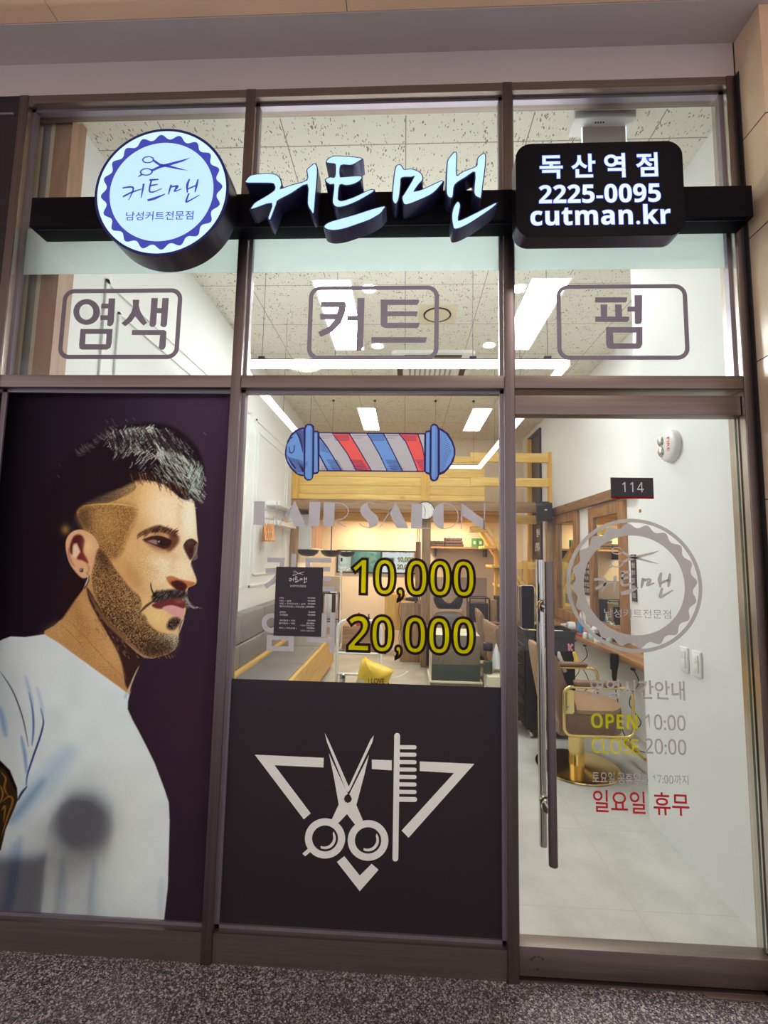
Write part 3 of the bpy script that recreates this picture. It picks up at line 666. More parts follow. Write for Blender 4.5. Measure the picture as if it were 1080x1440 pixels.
# ---- HAIR SALON in fat-and-thin letters
def z7(l): return zoompts(l, (350, 695), 3.086, YD)
hs = thing('window_lettering', 'grey fat-and-thin two-word lettering under the barber pole drawing', 'window lettering', tuple(at(520, 745, y=YD)))
def half(cx, cy, rx, ry, a0, a1, n=20): return [(cx+rx*math.cos(math.radians(a0+(a1-a0)*i/n)), cy-ry*math.sin(math.radians(a0+(a1-a0)*i/n))) for i in range(n+1)]
def thin(path, w): return ribbon(spline(path, 6) if len(path) > 2 else path, w)
HL = {'H': [[(23,30),(70,31),(67,134),(19,133)], [(67,66),(122,67),(122,70),(67,69)], [(119,30),(124,30),(122,134),(117,134)]],
 'A': [[(176,72),(199,28),(249,139),(196,139)], thin([(186,56),(129,138)], 4), [(148,115),(190,117),(190,120),(146,118)]],
 'I': [[(263,33),(311,34),(306,139),(258,139)]],
 'R': [[(325,35),(373,36),(369,139),(321,139)], thin([(372,37),(408,42),(431,68),(418,100),(370,116)], 4), thin([(380,112),(396,131),(423,141)], 4)],
 'S': [[(482,74),(486,56),(498,42),(516,34),(516,52),(532,72),(558,96),(564,118),(552,138),(527,147),(520,146),(522,132),(512,112),(492,94)], thin([(480,126),(494,139),(524,146)], 4), thin([(510,36),(530,35),(545,40)], 3)],
 'A2': [[(609,76),(637,35),(693,148),(641,147)], thin([(622,58),(569,144)], 4), [(588,122),(636,124),(636,127),(586,125)]],
 'L': [[(706,42),(753,43),(751,150),(703,149)], [(750,145.5),(800,147),(800,150),(750,149.5)]],
 'O': [half(845, 95, 48, 57, 90, 270, 22), thin([(843,39),(880,48),(905,78),(906,110),(884,140),(843,151)], 3.4)],
 'N': [[(922,40),(927,40),(924,152),(919,152)], [(925,40),(1022,112),(1022,155),(925,92)], [(1020,38),(1026,38),(1023,154),(1018,154)]]}
for kx, polys in HL.items():
    f = flat()
    for q in polys: f.sheet([z7(q)], YD)
    f.build('letter', 'v_grey', hs)
# ---- price lines
def letters(name, items, label, m, box, group=None):
    t = thing(name, label, 'window lettering', tuple(at((box[0]+box[2])/2, box[3], y=YD)), group); return t
def grey_word(body, box, label, bold):
    f = flat(); write_px(f, body, *box, YD, bold=bold); o = f.build('window_lettering', 'v_grey'); return tag(o, label, 'window lettering')
grey_word('커트', (372, 779, 471, 838), 'pale grey two-syllable lettering partly behind the top of the black price card', .02)
grey_word('염색', (367, 860, 471, 917), 'pale grey two-syllable lettering partly behind the bottom of the black price card', .02)
def price(body, box, label):
    t = thing('price_lettering', label, 'window lettering', tuple(at((box[0]+box[2])/2, box[3], y=YD)), 'yellow prices on the middle pane')
    f, g = flat(), flat(); write_px(f, bd(body), *box, YD, bold=.0, spacing=.97)
    xm, ym = (box[0]+box[2])/2, (box[1]+box[3])/2
    glyph_outline(g, bd(body), at(box[0], ym, y=YD).x, at(box[2], ym, y=YD).x, at(xm, box[3], y=YD).z, at(xm, box[1], y=YD).z, YD-.0004, .0, .97, .0105)
    g.build('outline', 'v_outline', t); f.build('digits', 'v_yellow', t)
price('10,000', (495, 787, 667, 845), 'yellow price with black outline, upper one, ending over the basin chair')
price('20,000', (489, 867, 667, 926), 'yellow price with black outline, lower one, over the stacked cartons')
# ---- price card
YM = YD-.003
pc = thing('price_card', 'black price card with white lettering taped inside the grey lettering', 'price card', tuple(at(420, 895, y=YM)))
q = pts([(389, 797), (454, 798), (452, 896), (384, 893.5)], YM)
xa, xb = (q[0][0]+q[3][0])/2, (q[1][0]+q[2][0])/2
MB().box(xa, xb, YM, YD-.0012, (q[2][1]+q[3][1])/2, (q[0][1]+q[1][1])/2).build('card', 'panel_black', pc)
f = flat(); YC = YM-.0004
o5 = (380, 790); oc = at(419.3, 815.5, y=YC)
def u5(zx, zy): return zp(zx, zy, o5, 12.0)
def line5(body, L, T, R, B, bold=.012):
    a, b = u5(L, T), u5(R, B); write_px(f, body, a[0], a[1], b[0], b[1], YC, bold=bold)
tmp_r, tmp = flat(), f
def mini(mb, o, R, y):
    keep = flat(); emblem(keep, mb, o, R, y, pen=1.9, bold=.012)
mini(f, (oc.x, oc.z+.0), .064, YC)
for l_, r_, T, B, R1 in (('커트', '10,000', 597, 625, 232), ('커트 + 샴푸', '12,000', 645, 676, 355), ('커트 + 두피마사지 + 샴푸', '18,000', 693, 725, 595), ('헤어디자인펌 ( 커트포함 )', '20,000~', 740, 778, 603),
                         ('샴푸만', '5,000', 833, 866, 264), ('스타일링', '10,000', 880, 913, 296), ('새치염색 + 커트', '20,000', 976, 1006, 422), ('컬러염색 + 커트', '25,000~', 1022, 1056, 420), ('파마 ( 커트포함 )', '40,000~', 1104, 1138, 442)):
    line5(l_, 155 if T < 1000 else 147, T, R1, B); wr = 62*2 if len(r_) > 5 else 105
    line5(bd(r_), 760-(150 if '~' in r_ else 132 if len(r_) == 6 else 112), T+4, 760, B)
for T in (1064, 1152): line5('기장추가별도문의', 505, T, 745, T+26, .004)
f.build('lettering', 'v_white', pc)
# ---- black film with the scissors and comb mark
q = pts([(325, 955), (704, 966), (706, 1326), (307, 1305)], YD)
zt = at(515, 960.5, y=YD).z; YS = YD
marks, holes, cres = [], [], []
def z8(l): return zoompts(l, (340, 1015), 3.1765, YS)
def F8(*ls):
    marks.append(z8(ls[0])); holes.extend(z8(l) for l in ls[1:])
F8([(58,147),(366,161),(365,204),(146,194),(308,409),(277,436)])
F8([(581,169),(670,172),(670,217),(581,211)])
F8([(795,177),(1039,188),(745,518),(714,486),(948,229),(795,220)])
F8([(425,626),(458,600),(527,687),(580,634),(611,661),(527,757)])
F8([(389,140),(424,218),(474,322),(462,330),(456,345),(462,358),(474,363),(486,358),(492,345),(486,331),(480,324),(568,147),(548,235),(512,372),(541,440),(508,462),(470,412),(432,452),(400,440),(433,370),(412,250)])
F8([(371,50),(388,84),(478,290),(575,80),(590,60),(584,90),(482,306),(474,316),(466,306),(380,90)])
def zc(cx, cy, r): return [(cx+r*math.cos(2*PI*k/40), cy+r*math.sin(2*PI*k/40)) for k in range(40)]
for cx, cy, R_, r_ in ((372, 521, 90, 58), (564, 530, 91, 59)):
    F8(zc(cx, cy, R_), zc(cx, cy, r_))
for cx, cy, R_, r_ in ((372, 521, 90, 58), (564, 530, 91, 59)):
    cres.append([(cx+r_*.83*math.cos(math.radians(a)), cy+r_*.83*math.sin(math.radians(a))) for a in range(-40, 125, 11)]+[(cx-4+r_*.70*math.cos(math.radians(a)), cy-4+r_*.70*math.sin(math.radians(a))) for a in range(112, -30, -11)])
F8([(296,566),(311,578),(283,601),(271,589)])
def cap(a, b, w):
    d = Vector((b[0]-a[0], b[1]-a[1])).normalized(); nn = Vector((-d.y, d.x)); out = []
    for c_, s_ in ((b, 1), (a, -1)):
        for t in range(-90, 91, 18):
            e = (d*math.cos(math.radians(t))+nn*math.sin(math.radians(t)))*s_*w/2; out.append((c_[0]+e.x, c_[1]+e.y))
    return out
F8(cap((694, 63), (686, 611), 26))
for k in range(8):
    yy = 113+k*33.3; F8(cap((700, yy), (772, yy+1), 18 if k < 7 else 22))
fx0, fx1 = X['A1']+.010, X['B0']-.010
sheets = inlay([[[(fx0, .114), (fx1, .114), (fx1, zt), (fx0, zt)]], marks, holes, [z8(q) for q in cres]], YS)
bf = MB(); bf.flatsheet = True
for k in (0, 2): bf.add(sheets[k].v, sheets[k].f)
bf = bf.build('black_window_film', 'panel_black'); tag(bf, 'black film on the lower middle pane with a silver scissors and comb mark', 'window film')
f = flat()
for k in (1, 3): f.add(sheets[k].v, sheets[k].f)
f.build('scissors_and_comb_mark', 'v_silver', bf)
# ---- the door
db = flat(); da = flat(); oc = at(891.5, 822.5, y=YD); RDd = .2575
da.sheet(ring(RDd, .945*RDd, 0, o=(oc.x, oc.z)), YD)
emblem(da, db, (oc.x, oc.z), RDd, YD, inner=.744, tooth=(.93, .862), tbox=(-.45, .525, -.49, -.36), pen=1.6, bold=.004)
dl = thing('door_emblem', 'grey round emblem with scissors and scalloped ring on the door glass', 'window sticker', (oc.x, YD, oc.z-RDd))
da.build('rings', 'v_door', dl); db.build('lettering', 'v_door', dl)
def door_word(items, label):
    q = items[0][1]; t = None
    mbs = []
    for body, box, m, bold in items:
        f = flat(); write_px(f, body, *box, YD, bold=bold); mbs.append((f, m))
    if len(mbs) == 1: return tag(mbs[0][0].build('door_lettering', mbs[0][1]), label, 'window lettering')
    t = thing('door_lettering', label, 'window lettering', tuple(at(900, items[0][1][3], y=YD)))
    for (f, m), nm in zip(mbs, ('word', 'time')): f.build(nm, m, t)
    return t
door_word([('영업시간안내', (830, 956, 963, 983), 'v_door', .014)], 'grey heading lettering on the door glass right below the round emblem')
door_word([(bd('OPEN'), (831, 1004, 897, 1025), 'v_yellow', .0), (sn('10:00'), (907, 1005, 964, 1027), 'v_door', .007)], 'yellow OPEN with grey opening time on the door glass')
door_word([(sn('CLOSE'), (832, 1038, 898, 1060), 'v_yellow', .010), (sn('20:00'), (907, 1039, 965, 1061), 'v_door', .007)], 'yellow CLOSE with grey closing time on the door glass')
door_word([('토요일.공휴일은', (833, 1086, 912, 1103), 'v_door', .010), (sn('17:00')+'까지', (918, 1089, 968, 1103), 'v_door', .006)], 'smallest line of grey lettering low on the door glass')
door_word([('일요일 휴무', (834, 1113, 969, 1145), 'v_dred', .010)], 'deep red lettering at the bottom of the door glass text')
np_ = thing('number_plate', 'small black plate with number 114 at the top of the door glass', 'number plate', tuple(at(888, 700, y=YD)))
MB().box(.813, .976, YD-.006, YD-.0005, 1.752, 1.829).build('plate', 'panel_black', np_); MB().box(.813, .976, YD-.0065, YD-.0005, 1.746, 1.7525).build('red_edge', 'v_dred', np_)
f = flat(); write_px(f, sn('114'), 875, 678, 905, 692, YD-.0065, bold=.0, spacing=1.15); f.build('digits', 'v_white', np_)
# ================================================================== the printed portrait on the left pane
def portrait():
    y = YD-.0006; x0, x1, z0, z1 = X['L1']+.012, X['A0']-.011, .114, 2.168
    nx, nz = 350, 770
    gx = np.linspace(x0, x1, nx); gz = np.linspace(z0, z1, nz); GX, GZ = np.meshgrid(gx, gz)
    # drawing units of the print (u right, v down), fixed on the sheet
    P = np.stack([GX-CAM.x, np.full_like(GX, y-CAM.y), GZ-CAM.z], -1)
    w = P @ np.array(AF); U = 540+F_PX*(P @ np.array(AR))/w; V = 720-F_PX*(P @ np.array(AU))/w
    u, v = U, V
    def sd(poly):
        poly = np.array(poly, float); d = np.full(u.shape, 1e9); ins = np.zeros(u.shape, bool)
        for i in range(len(poly)):
            a, b = poly[i], poly[(i+1) % len(poly)]; e = b-a; wx, wy = u-a[0], v-a[1]
            t = np.clip((wx*e[0]+wy*e[1])/(e@e+1e-9), 0, 1); d = np.minimum(d, (wx-e[0]*t)**2+(wy-e[1]*t)**2)
            c = ((a[1] > v) != (b[1] > v)) & (u < (b[0]-a[0])*(v-a[1])/(b[1]-a[1]+1e-12)+a[0]); ins ^= c
        d = np.sqrt(d); return np.where(ins, -d, d)
    def m_(poly, soft=1.2): return np.clip(.5-sd(closed_spline(poly, 3) if len(poly) > 5 else poly)/soft, 0, 1)
    def mp(poly, soft=1.2): return np.clip(.5-sd(poly)/soft, 0, 1)
    def blob(cx, cy, rx, ry, rot=0, p=2.0):
        c, s = math.cos(math.radians(rot)), math.sin(math.radians(rot)); a = (u-cx)*c+(v-cy)*s; b = -(u-cx)*s+(v-cy)*c
        return np.exp(-((np.abs(a)/rx)**p+(np.abs(b)/ry)**p))
    def stroke(path, wd, soft=1.0):
        path = spline(path, 5); d = np.full(u.shape, 1e9); n = len(path)
        for i in range(n-1):
            a, b = np.array(path[i]), np.array(path[i+1]); e = b-a; wx, wy = u-a[0], v-a[1]
            t = np.clip((wx*e[0]+wy*e[1])/(e@e+1e-9), 0, 1); k = (i+t)/(n-1)
            d = np.minimum(d, np.sqrt((wx-e[0]*t)**2+(wy-e[1]*t)**2)-wd*np.sin(np.clip(k, .02, .98)*PI)**.6)
        return np.clip(.5-d/soft, 0, 1)
    def noise(s, seed):
        r = np.random.default_rng(seed); g = r.random((int(900/s)+3, int(420/s)+3)); a = np.clip(u/s+1, 0, g.shape[1]-2); b = np.clip((v-540)/s+1, 0, g.shape[0]-2)
        i, j = a.astype(int), b.astype(int); fa, fb = a-i, b-j; fa = fa*fa*(3-2*fa); fb = fb*fb*(3-2*fb)
        return (g[j, i]*(1-fa)+g[j, i+1]*fa)*(1-fb)+(g[j+1, i]*(1-fa)+g[j+1, i+1]*fa)*fb
    n0 = np.random.default_rng(21).random(u.shape); n1, n2, n4, n9 = .55*n0+.45*np.random.default_rng(22).random(u.shape), noise(2.2, 2), noise(5, 3), noise(26, 4)
    IM = np.zeros(u.shape+(3,))
    def S(c): return np.array(c, float)/255
    def over(mask, c): IM[:] = IM*(1-mask[..., None])+mask[..., None]*(S(c) if not isinstance(c, np.ndarray) else c)
    def mul(mask, c): IM[:] = IM*(1-mask[..., None]*(1-S(c)))
    # backdrop: plum black
    t = np.clip(u/330, 0, 1)
    IM[:] = S((30, 26, 36))*(1-t[..., None])+S((62, 44, 60))*t[..., None]
    over(blob(250, 1010, 90, 120)*.5, (66, 40, 58)); over(blob(20, 800, 110, 260)*.5, (36, 24, 34)); over(blob(270, 560, 80, 60)*.5, (68, 50, 70))
    # arm with dark ornament
    arm = m_([(-8, 1060), (6, 1072), (15, 1086), (23, 1108), (24, 1127), (20, 1140), (9, 1168), (0, 1198), (-8, 1200)], 1.5)
    over(arm, (58, 44, 30))
    for q in ([(1, 1085), (8, 1095), (6, 1108), (12, 1120)], [(3, 1128), (12, 1120), (18, 1126), (10, 1150), (2, 1176)], [(0, 1104), (4, 1116), (0, 1130)], [(2, 1140), (7, 1134), (5, 1156)]): over(stroke(q, 1.4)*arm, (150, 106, 52))
    over(m_([(-8, 1055), (4, 1066), (16, 1084), (25, 1108), (24, 1116), (15, 1098), (6, 1082), (-8, 1074)], 2), (26, 20, 24))
    # neck
    over(m_([(62, 893), (76, 880), (88, 868), (100, 850), (116, 830), (140, 800), (205, 905), (200, 928), (195, 938), (186, 958), (181, 979), (160, 970), (104, 925)], 1.2), (196, 142, 92))
    over(blob(150, 925, 26, 18, 40)*.7, (214, 162, 112)); over(blob(80, 888, 20, 10, -30)*.7, (204, 160, 102)); over(blob(112, 872, 10, 30, -20)*.35, (150, 96, 58))
    over(m_([(122, 826), (131, 838), (150, 868), (172, 893), (199, 921), (204, 925), (196, 938), (187, 956), (183, 972), (176, 962), (172, 938), (163, 913), (142, 876), (126, 846)], 2), (64, 38, 40))
    over(stroke([(140, 848), (158, 880), (186, 908), (203, 924)], 3.2, 3)*.6, (120, 82, 58))
    over(m_([(196, 936), (190, 950), (184, 966), (181, 977), (178, 974), (183, 962), (190, 946)], 1.2), (206, 190, 160))
    over(m_([(84, 872), (96, 858), (112, 834), (118, 820), (112, 800), (96, 800), (78, 850)], 4), (44, 26, 32))
    for q in ([(96, 872), (120, 896), (150, 930), (172, 950)], [(84, 876), (100, 892), (118, 910)]): over(stroke(q, .5, 1.6)*.5, (120, 78, 48))
    # face
    face = m_([(116, 712), (150, 708), (189, 690), (190, 676), (206, 675), (231, 682), (253, 700), (264, 703), (270.5, 702), (274, 714), (276, 736), (277, 752), (278.5, 764), (276, 776), (269, 789), (268, 796), (271.5, 803), (276, 815), (274, 822), (265, 826), (263, 833), (262, 848), (260, 864), (252, 882), (250, 904), (241, 917), (217, 925), (200, 920), (173, 893), (148, 867), (132, 836), (126, 806), (128, 780), (120, 750), (108, 724)], 1.2)
    over(face, (222, 166, 110)); over(face*np.clip((u-165)/70, 0, 1)*.6, (240, 202, 154))
    over(face*blob(242, 716, 38, 40, 10, 2.4)*.95, (252, 232, 200)); over(face*blob(268, 735, 14, 40)*.95, (246, 236, 214))
    over(face*blob(238, 800, 36, 32)*.95, (253, 236, 204)); over(face*blob(262, 800, 9, 18)*.9, (252, 240, 216)); over(face*blob(196, 790, 26, 26)*.5, (226, 180, 118))
    over(face*blob(205, 848, 22, 22)*.5, (240, 204, 150)); over(face*blob(238, 692, 20, 8, 30)*.45, (226, 184, 136)); over(face*blob(250, 716, 18, 6, 10)*.35, (238, 208, 172))
    over(face*blob(220, 868, 20, 14, 30)*.8, (246, 214, 150))
    # shaved side, stubble fade
    side = m_([(108, 724), (116, 711), (140, 706), (170, 706), (190, 712), (190, 730), (180, 752), (168, 780), (150, 790), (137, 776), (134, 760), (118, 746)], 10)
    over(side*(.75+.25*n2), (166, 122, 74)); mul(side*(n1 > .52)*.55, (130, 96, 62)); over(m_([(105, 728), (112, 716), (124, 712), (130, 740), (120, 746)], 12)*.75, (84, 58, 42))
    over(blob(150, 735, 20, 22)*side*.5, (198, 154, 92))
    up = m_([(100, 716), (128, 690), (160, 668), (190, 664), (196, 676), (192, 698), (190, 710), (150, 706), (116, 710)], 14)
    over(up*np.clip((u-112)/70+.15*(n2-.5), 0, 1)*(.35+.65*n1), (196, 154, 96))
    over(stroke([(116, 711.5), (140, 709), (168, 709), (192, 713)], .9, 1.4)*.85, (226, 190, 116))
    # hair mass
    hair = m_([(60, 760), (66, 700), (84, 650), (110, 628), (150, 606), (190, 596), (230, 596), (256, 608), (276, 628), (286, 652), (288, 676), (282, 694), (272, 706), (268, 698), (262, 703), (252, 698), (240, 686), (226, 678), (206, 674), (192, 676), (176, 684), (150, 694), (126, 704), (108, 716), (100, 740), (92, 770), (80, 800)], 5)
    over(hair, (36, 25, 32))
    r = np.random.default_rng(11); du = (u[0, -1]-u[0, 0])/(nx-1); us, vs_ = float(abs(du)), float(abs(v[-1, 0]-v[0, 0])/(nz-1))
    def strand(path, wd, c, al):
        q = spline(path, 3); q = np.array(q)
        c0, c1 = q.min(0)-4, q.max(0)+4; cx = (c0+c1)/2
        msk = (u > c0[0]) & (u < c1[0]) & (v > c0[1]) & (v < c1[1])
        if not msk.any(): return
        uu, vv = u[msk], v[msk]; d = np.full(uu.shape, 1e9)
        for i in range(len(q)-1):
            e = q[i+1]-q[i]; wx, wy = uu-q[i][0], vv-q[i][1]; t = np.clip((wx*e[0]+wy*e[1])/(e@e+1e-9), 0, 1)
            d = np.minimum(d, np.hypot(wx-e[0]*t, wy-e[1]*t))
        k = np.clip(1-d/wd, 0, 1)*al; IM[msk] = IM[msk]*(1-k[:, None])+k[:, None]*S(c)
    def inm(msk, bx, by):
        iu = int(np.clip((bx-u.min())/(u.max()-u.min())*nx, 0, nx-1)); jv = int(np.clip((v.max()-by)/(v.max()-v.min())*nz, 0, nz-1)); return msk[jv, iu] > .5
    for i in range(1300):                                                     # bright tufts on the crown and quiff
        a = r.random()
        bx = 158+a*122+r.normal(0, 5); top = 598+6*abs(a-.35)*4+max(0, a-.6)**2*260
        by = top+abs(r.normal(0, 1))*(10+30*a)+r.random()*8
        ang = math.radians(250+a*125+r.normal(0, 14)); ln = 5+r.random()*9
        p1 = (bx+math.cos(ang)*ln*.5+1.5, by-abs(math.sin(ang))*ln*.35); p2 = (bx+math.cos(ang)*ln*.2+3+a*5, by+ln*.55)
        g = r.random(); c = (150+80*g, 158+78*g, 152+74*g) if r.random() < .8 else (110, 92, 88)
        if not inm(hair, bx+3, by+ln*.5): continue
        strand([(bx-2, by-ln*.45), (bx+1.5, by), (bx+3+a*3, by+ln*.5)] if a > .45 else [p1, (bx, by), (bx-3, by+ln*.3)], .6+r.random()*.5, c, .45+.55*r.random())
    for i in range(700):                                                     # dark gaps between tufts
        a = r.random(); bx = 150+a*130; by = 602+r.random()*26+max(0, a-.6)**2*250
        strand([(bx, by), (bx+1.5+3*a, by+4), (bx+3+4*a, by+9)], .7, (34, 24, 32), .85)
    for i in range(70):                                                      # quiff falling over the brow
        bx = 264+r.random()*21; by = 646+r.random()*40
        if inm(hair, bx, by+9): strand([(bx, by), (bx+1.5, by+5), (bx-1-r.random()*3, by+12)], .8, (170, 186, 180) if r.random() < .7 else (60, 48, 50), .8)
    for i in range(60):
        a = r.random(); bx = 108+a*55; by = 640-a*38+r.normal(0, 3); strand([(bx-3, by-4), (bx, by), (bx+3, by+1)], .6, (150, 130, 132), .5)
    for i in range(150):                                                     # hairline fringe
        a = r.random(); bx = 180+a*84; by = 672+max(0, a-.35)*42+r.normal(0, 3); strand([(bx, by-7), (bx+2, by), (bx+3.5, by+4)], .7, (50, 32, 30) if r.random() < .86 else (150, 104, 70), .8)
    for bx, by in ((84, 655), (82, 670), (150, 593), (158, 591), (178, 592), (188, 589), (288, 610)): strand([(bx-1.6, by-2), (bx+.5, by), (bx+1.8, by+2)], .5, (170, 150, 140), .6)
    # ear
    over(blob(92, 745, 6, 7)*.9, (150, 116, 62))
    ear = m_([(92.5, 771), (93, 760), (97, 752), (105, 746), (116, 745), (128, 751), (137, 762), (139, 776), (136, 790), (130, 800), (125, 810), (116, 813), (106, 804), (97, 790)], 1.4)
    over(ear, (226, 172, 134)); over(m_([(99, 765), (104, 754), (113, 752), (119, 760), (117, 774), (120, 786), (113, 778), (108, 766), (103, 766), (102, 780), (98, 775)], 3), (92, 34, 34))
    over(m_([(106, 780), (114, 776), (121, 784), (124, 792), (116, 788), (108, 786)], 3), (120, 44, 40)); over(m_([(103, 768), (108, 764), (113, 776), (107, 786), (102, 782)], 3), (240, 202, 178)); over(blob(124, 768, 7, 12)*ear*.8, (244, 200, 148))
    over(stroke([(96, 770), (98, 785), (105, 797)], 1.2, 2)*.7, (170, 96, 78)); over(stroke([(121, 790), (125, 800), (122, 808)], 1, 2)*.5, (160, 96, 70))
    over(blob(114.5, 802, 2.6, 2.6, 0, 4), (40, 36, 40)); over(blob(113.8, 801.4, 1, 1), (210, 214, 214))
    over(stroke([(122, 805), (124.5, 812), (122, 822), (118, 829)], 1.3), (70, 66, 70)); over(stroke([(123, 806), (123.6, 814), (120, 824)], .6), (226, 230, 226))
    # brow, eyes
    over(m_([(204, 758), (216, 748), (232, 744), (246, 748), (252, 758), (247, 768), (236, 777), (222, 773), (210, 766)], 8)*.6, (158, 96, 58))
    over(m_([(238, 752), (246, 752), (252, 758), (248, 767), (238, 776), (233, 770), (238, 762)], 4)*.85, (92, 46, 32))
    over(m_([(193, 753), (202, 746), (213, 741), (224, 738.5), (236, 743), (246, 750), (251, 756), (240, 752.5), (228, 748.5), (216, 748.5), (204, 751)], 3)*.85, (64, 40, 34))
    for i in range(150):
        a = r.random(); bx = 194+a*55; by = 752.5-11*math.sin(min(1, a*1.02)*2.2)+(1-a)*1.2+r.normal(0, 2.0)+a*a*6; strand([(bx-2, by+2.4), (bx+.3, by), (bx+2.6, by-1.6)], .7, (44, 28, 28) if r.random() < .72 else (150, 100, 66), .75)
    over(m_([(201, 759.5), (212, 756), (223, 755), (234, 757.5), (241, 762), (238, 769), (231, 772.5), (222, 769.5), (212, 765)], 2.2), (52, 28, 30))
    over(m_([(206, 760.5), (216, 758.5), (224, 761), (226, 767), (216, 765)], 1.6)*.8, (168, 138, 132)); over(blob(225, 763.5, 4.2, 4.2, 0, 4)*.95, (30, 20, 26)); over(blob(223.6, 761.6, 1.1, 1.1), (214, 208, 206))
    over(stroke([(200, 759), (212, 755.4), (224, 754.4), (236, 758), (242, 762)], 1.1), (38, 22, 26)); over(stroke([(204, 762.5), (214, 768.5), (224, 772.5), (234, 774)], .8, 1.6)*.7, (140, 86, 70)); over(stroke([(206, 767), (216, 773), (228, 777)], 1.2, 3)*.4, (176, 118, 84))
    over(m_([(258, 770), (261.5, 763), (268, 759.5), (274, 761), (278, 765), (276.5, 774), (272, 783), (267, 787.5), (262, 780)], 3), (70, 36, 34))
    over(stroke([(258, 768), (263, 761.5), (270, 759), (278, 764)], 1.7), (42, 28, 30)); over(blob(268, 774, 4, 5)*.7, (36, 22, 26))
    for k in range(9): strand([(271+k*.3, 788-k*2.4), (274+k*.2, 787-k*2.5), (277.5-k*.1, 784-k*2.4)], .7, (196, 188, 182), .8)
    over(stroke([(256, 768), (260, 778), (266, 790), (271, 802)], 1.6, 3)*.6, (252, 236, 206))
    # nose
    over(m_([(262, 786), (268, 796), (271, 804), (275.5, 815), (273, 821), (262, 820), (250, 816), (246, 806), (254, 796)], 5)*.65, (250, 226, 190))
    over(m_([(234, 812), (242, 810), (252, 814), (264, 817), (274, 819), (272, 823), (264, 826), (256, 832), (246, 828), (237, 820)], 2.2), (192, 112, 66)); over(m_([(240, 819), (250, 816), (260, 820), (263, 826), (256, 833), (246, 827)], 2.4), (66, 26, 28))
    # skin grain, hollows and warm turns
    over(face*blob(188, 812, 12, 26, -32)*.45, (176, 118, 70)); over(face*blob(196, 742, 14, 16)*.35, (190, 138, 86)); over(face*blob(232, 778, 22, 6, 14)*.35, (206, 150, 104)); over(face*blob(252, 730, 5, 22)*.25, (214, 166, 122))
    over(face*blob(206, 800, 30, 22)*.35*(n0 > .5), (206, 150, 96)); over(face*blob(242, 792, 6, 14)*.35, (222, 176, 128)); over(face*blob(266, 722, 7, 30)*.5, (252, 244, 226)); over(face*blob(224, 792, 16, 8, 16)*.5, (254, 240, 212))
    over(face*(n0 > .6)*.10, (150, 96, 60)); over(face*(n0 < .3)*.08, (255, 240, 214))
    # beard
    brd = m_([(138, 772), (146, 778), (152, 786), (162, 800), (171, 812), (184, 828), (195, 838), (199, 850), (197, 860), (204, 866), (210, 878), (222, 888), (236, 892), (246, 893), (251, 902), (243, 915), (230, 922), (217, 925), (206, 923), (198, 918), (173, 893), (148, 867), (133, 836), (129, 812), (133, 790)], 3.4)
    dens = np.clip(1.15-.9*np.clip(sd([(138, 772), (171, 812), (199, 850), (210, 878), (246, 893), (250, 980), (60, 980), (60, 772)])/-26+1, 0, 1)*.9, .25, 1)
    over(brd*.88*dens, (84, 58, 42)); mul(brd*(n1 < .52)*.8, (96, 76, 68)); over(brd*(n1 > .68)*.5, (176, 134, 84)); over(brd*(np.random.default_rng(8).random(u.shape) > .86)*.5, (206, 178, 128))
    over(brd*blob(160, 876, 46, 26, 42)*.6*(n0 < .75), (48, 32, 32)); over(brd*blob(198, 900, 26, 16, 30)*.6*(n0 < .8), (42, 30, 32)); over(brd*blob(222, 912, 28, 12, -8)*.7, (50, 36, 38)); over(brd*blob(238, 892, 12, 10)*(n1 > .42)*.7, (196, 196, 170)); over(brd*blob(146, 790, 10, 26, -20)*.5, (70, 48, 36))
    for i in range(900):
        bx, by = 130+r.random()*122, 790+r.random()*134; q = [(bx, by), (bx+2.2, by+3.4)]
        j, k = int(np.clip((2.168-0)/1, 0, 0)), 0
        iu = int(np.clip((bx-u.min())/(u.max()-u.min())*nx, 0, nx-1)); jv = int(np.clip((v.max()-by)/(v.max()-v.min())*nz, 0, nz-1))
        if brd[jv, iu] > .5: strand(q, .7, [(40, 26, 26), (200, 170, 116), (120, 86, 54)][int(r.random()*3)], .7)
    over(stroke([(124, 832), (146, 870), (174, 898), (204, 925)], 2.4, 3)*.75, (146, 104, 70)); over(stroke([(176, 902), (200, 922), (216, 926)], .7, 1.4)*.8, (206, 180, 146))
    # moustache, lips, chin tuft
    over(m_([(214, 840), (220, 833), (232, 830), (250, 829), (262, 834), (265, 842), (254, 842), (242, 844), (226, 849), (216, 847)], 4), (70, 56, 54))
    for i in range(240):
        a = r.random(); bx = 216+a*46; by = 831+r.random()*13; strand([(bx+1.5, by-2), (bx-1, by+1), (bx-4*(1-a), by+3)], .65, [(34, 27, 29), (60, 50, 50), (168, 158, 148)][min(2, int(r.random()*2.5))], .7)
    over(stroke([(212, 819), (213, 828), (218, 838), (226, 841)], 1.1), (34, 26, 28)); over(m_([(260, 836), (265, 846), (268, 851), (265, 856), (260, 854), (258, 846)], 2), (96, 86, 84))
    for k in range(26): e = r.random(); strand([(259+r.random()*4, 838+r.random()*14), (266+6*e, 849+r.random()*5), (270+15*e, 852+4*r.random())], .6, (196, 192, 186) if r.random() < .6 else (60, 50, 50), .7)
    over(m_([(214, 850), (228, 846), (240, 842), (252, 841), (260, 848), (258, 856), (244, 852), (230, 856), (218, 855)], 2), (116, 50, 54)); over(m_([(228, 855), (240, 851), (252, 854), (259, 858), (257, 868), (248, 868), (238, 862)], 1.8), (220, 160, 160)); over(blob(252, 846, 6, 3)*.7, (168, 96, 100))
    over(stroke([(218, 844), (206, 852), (196, 862)], 1.6, 2.2)*.9, (60, 38, 32))
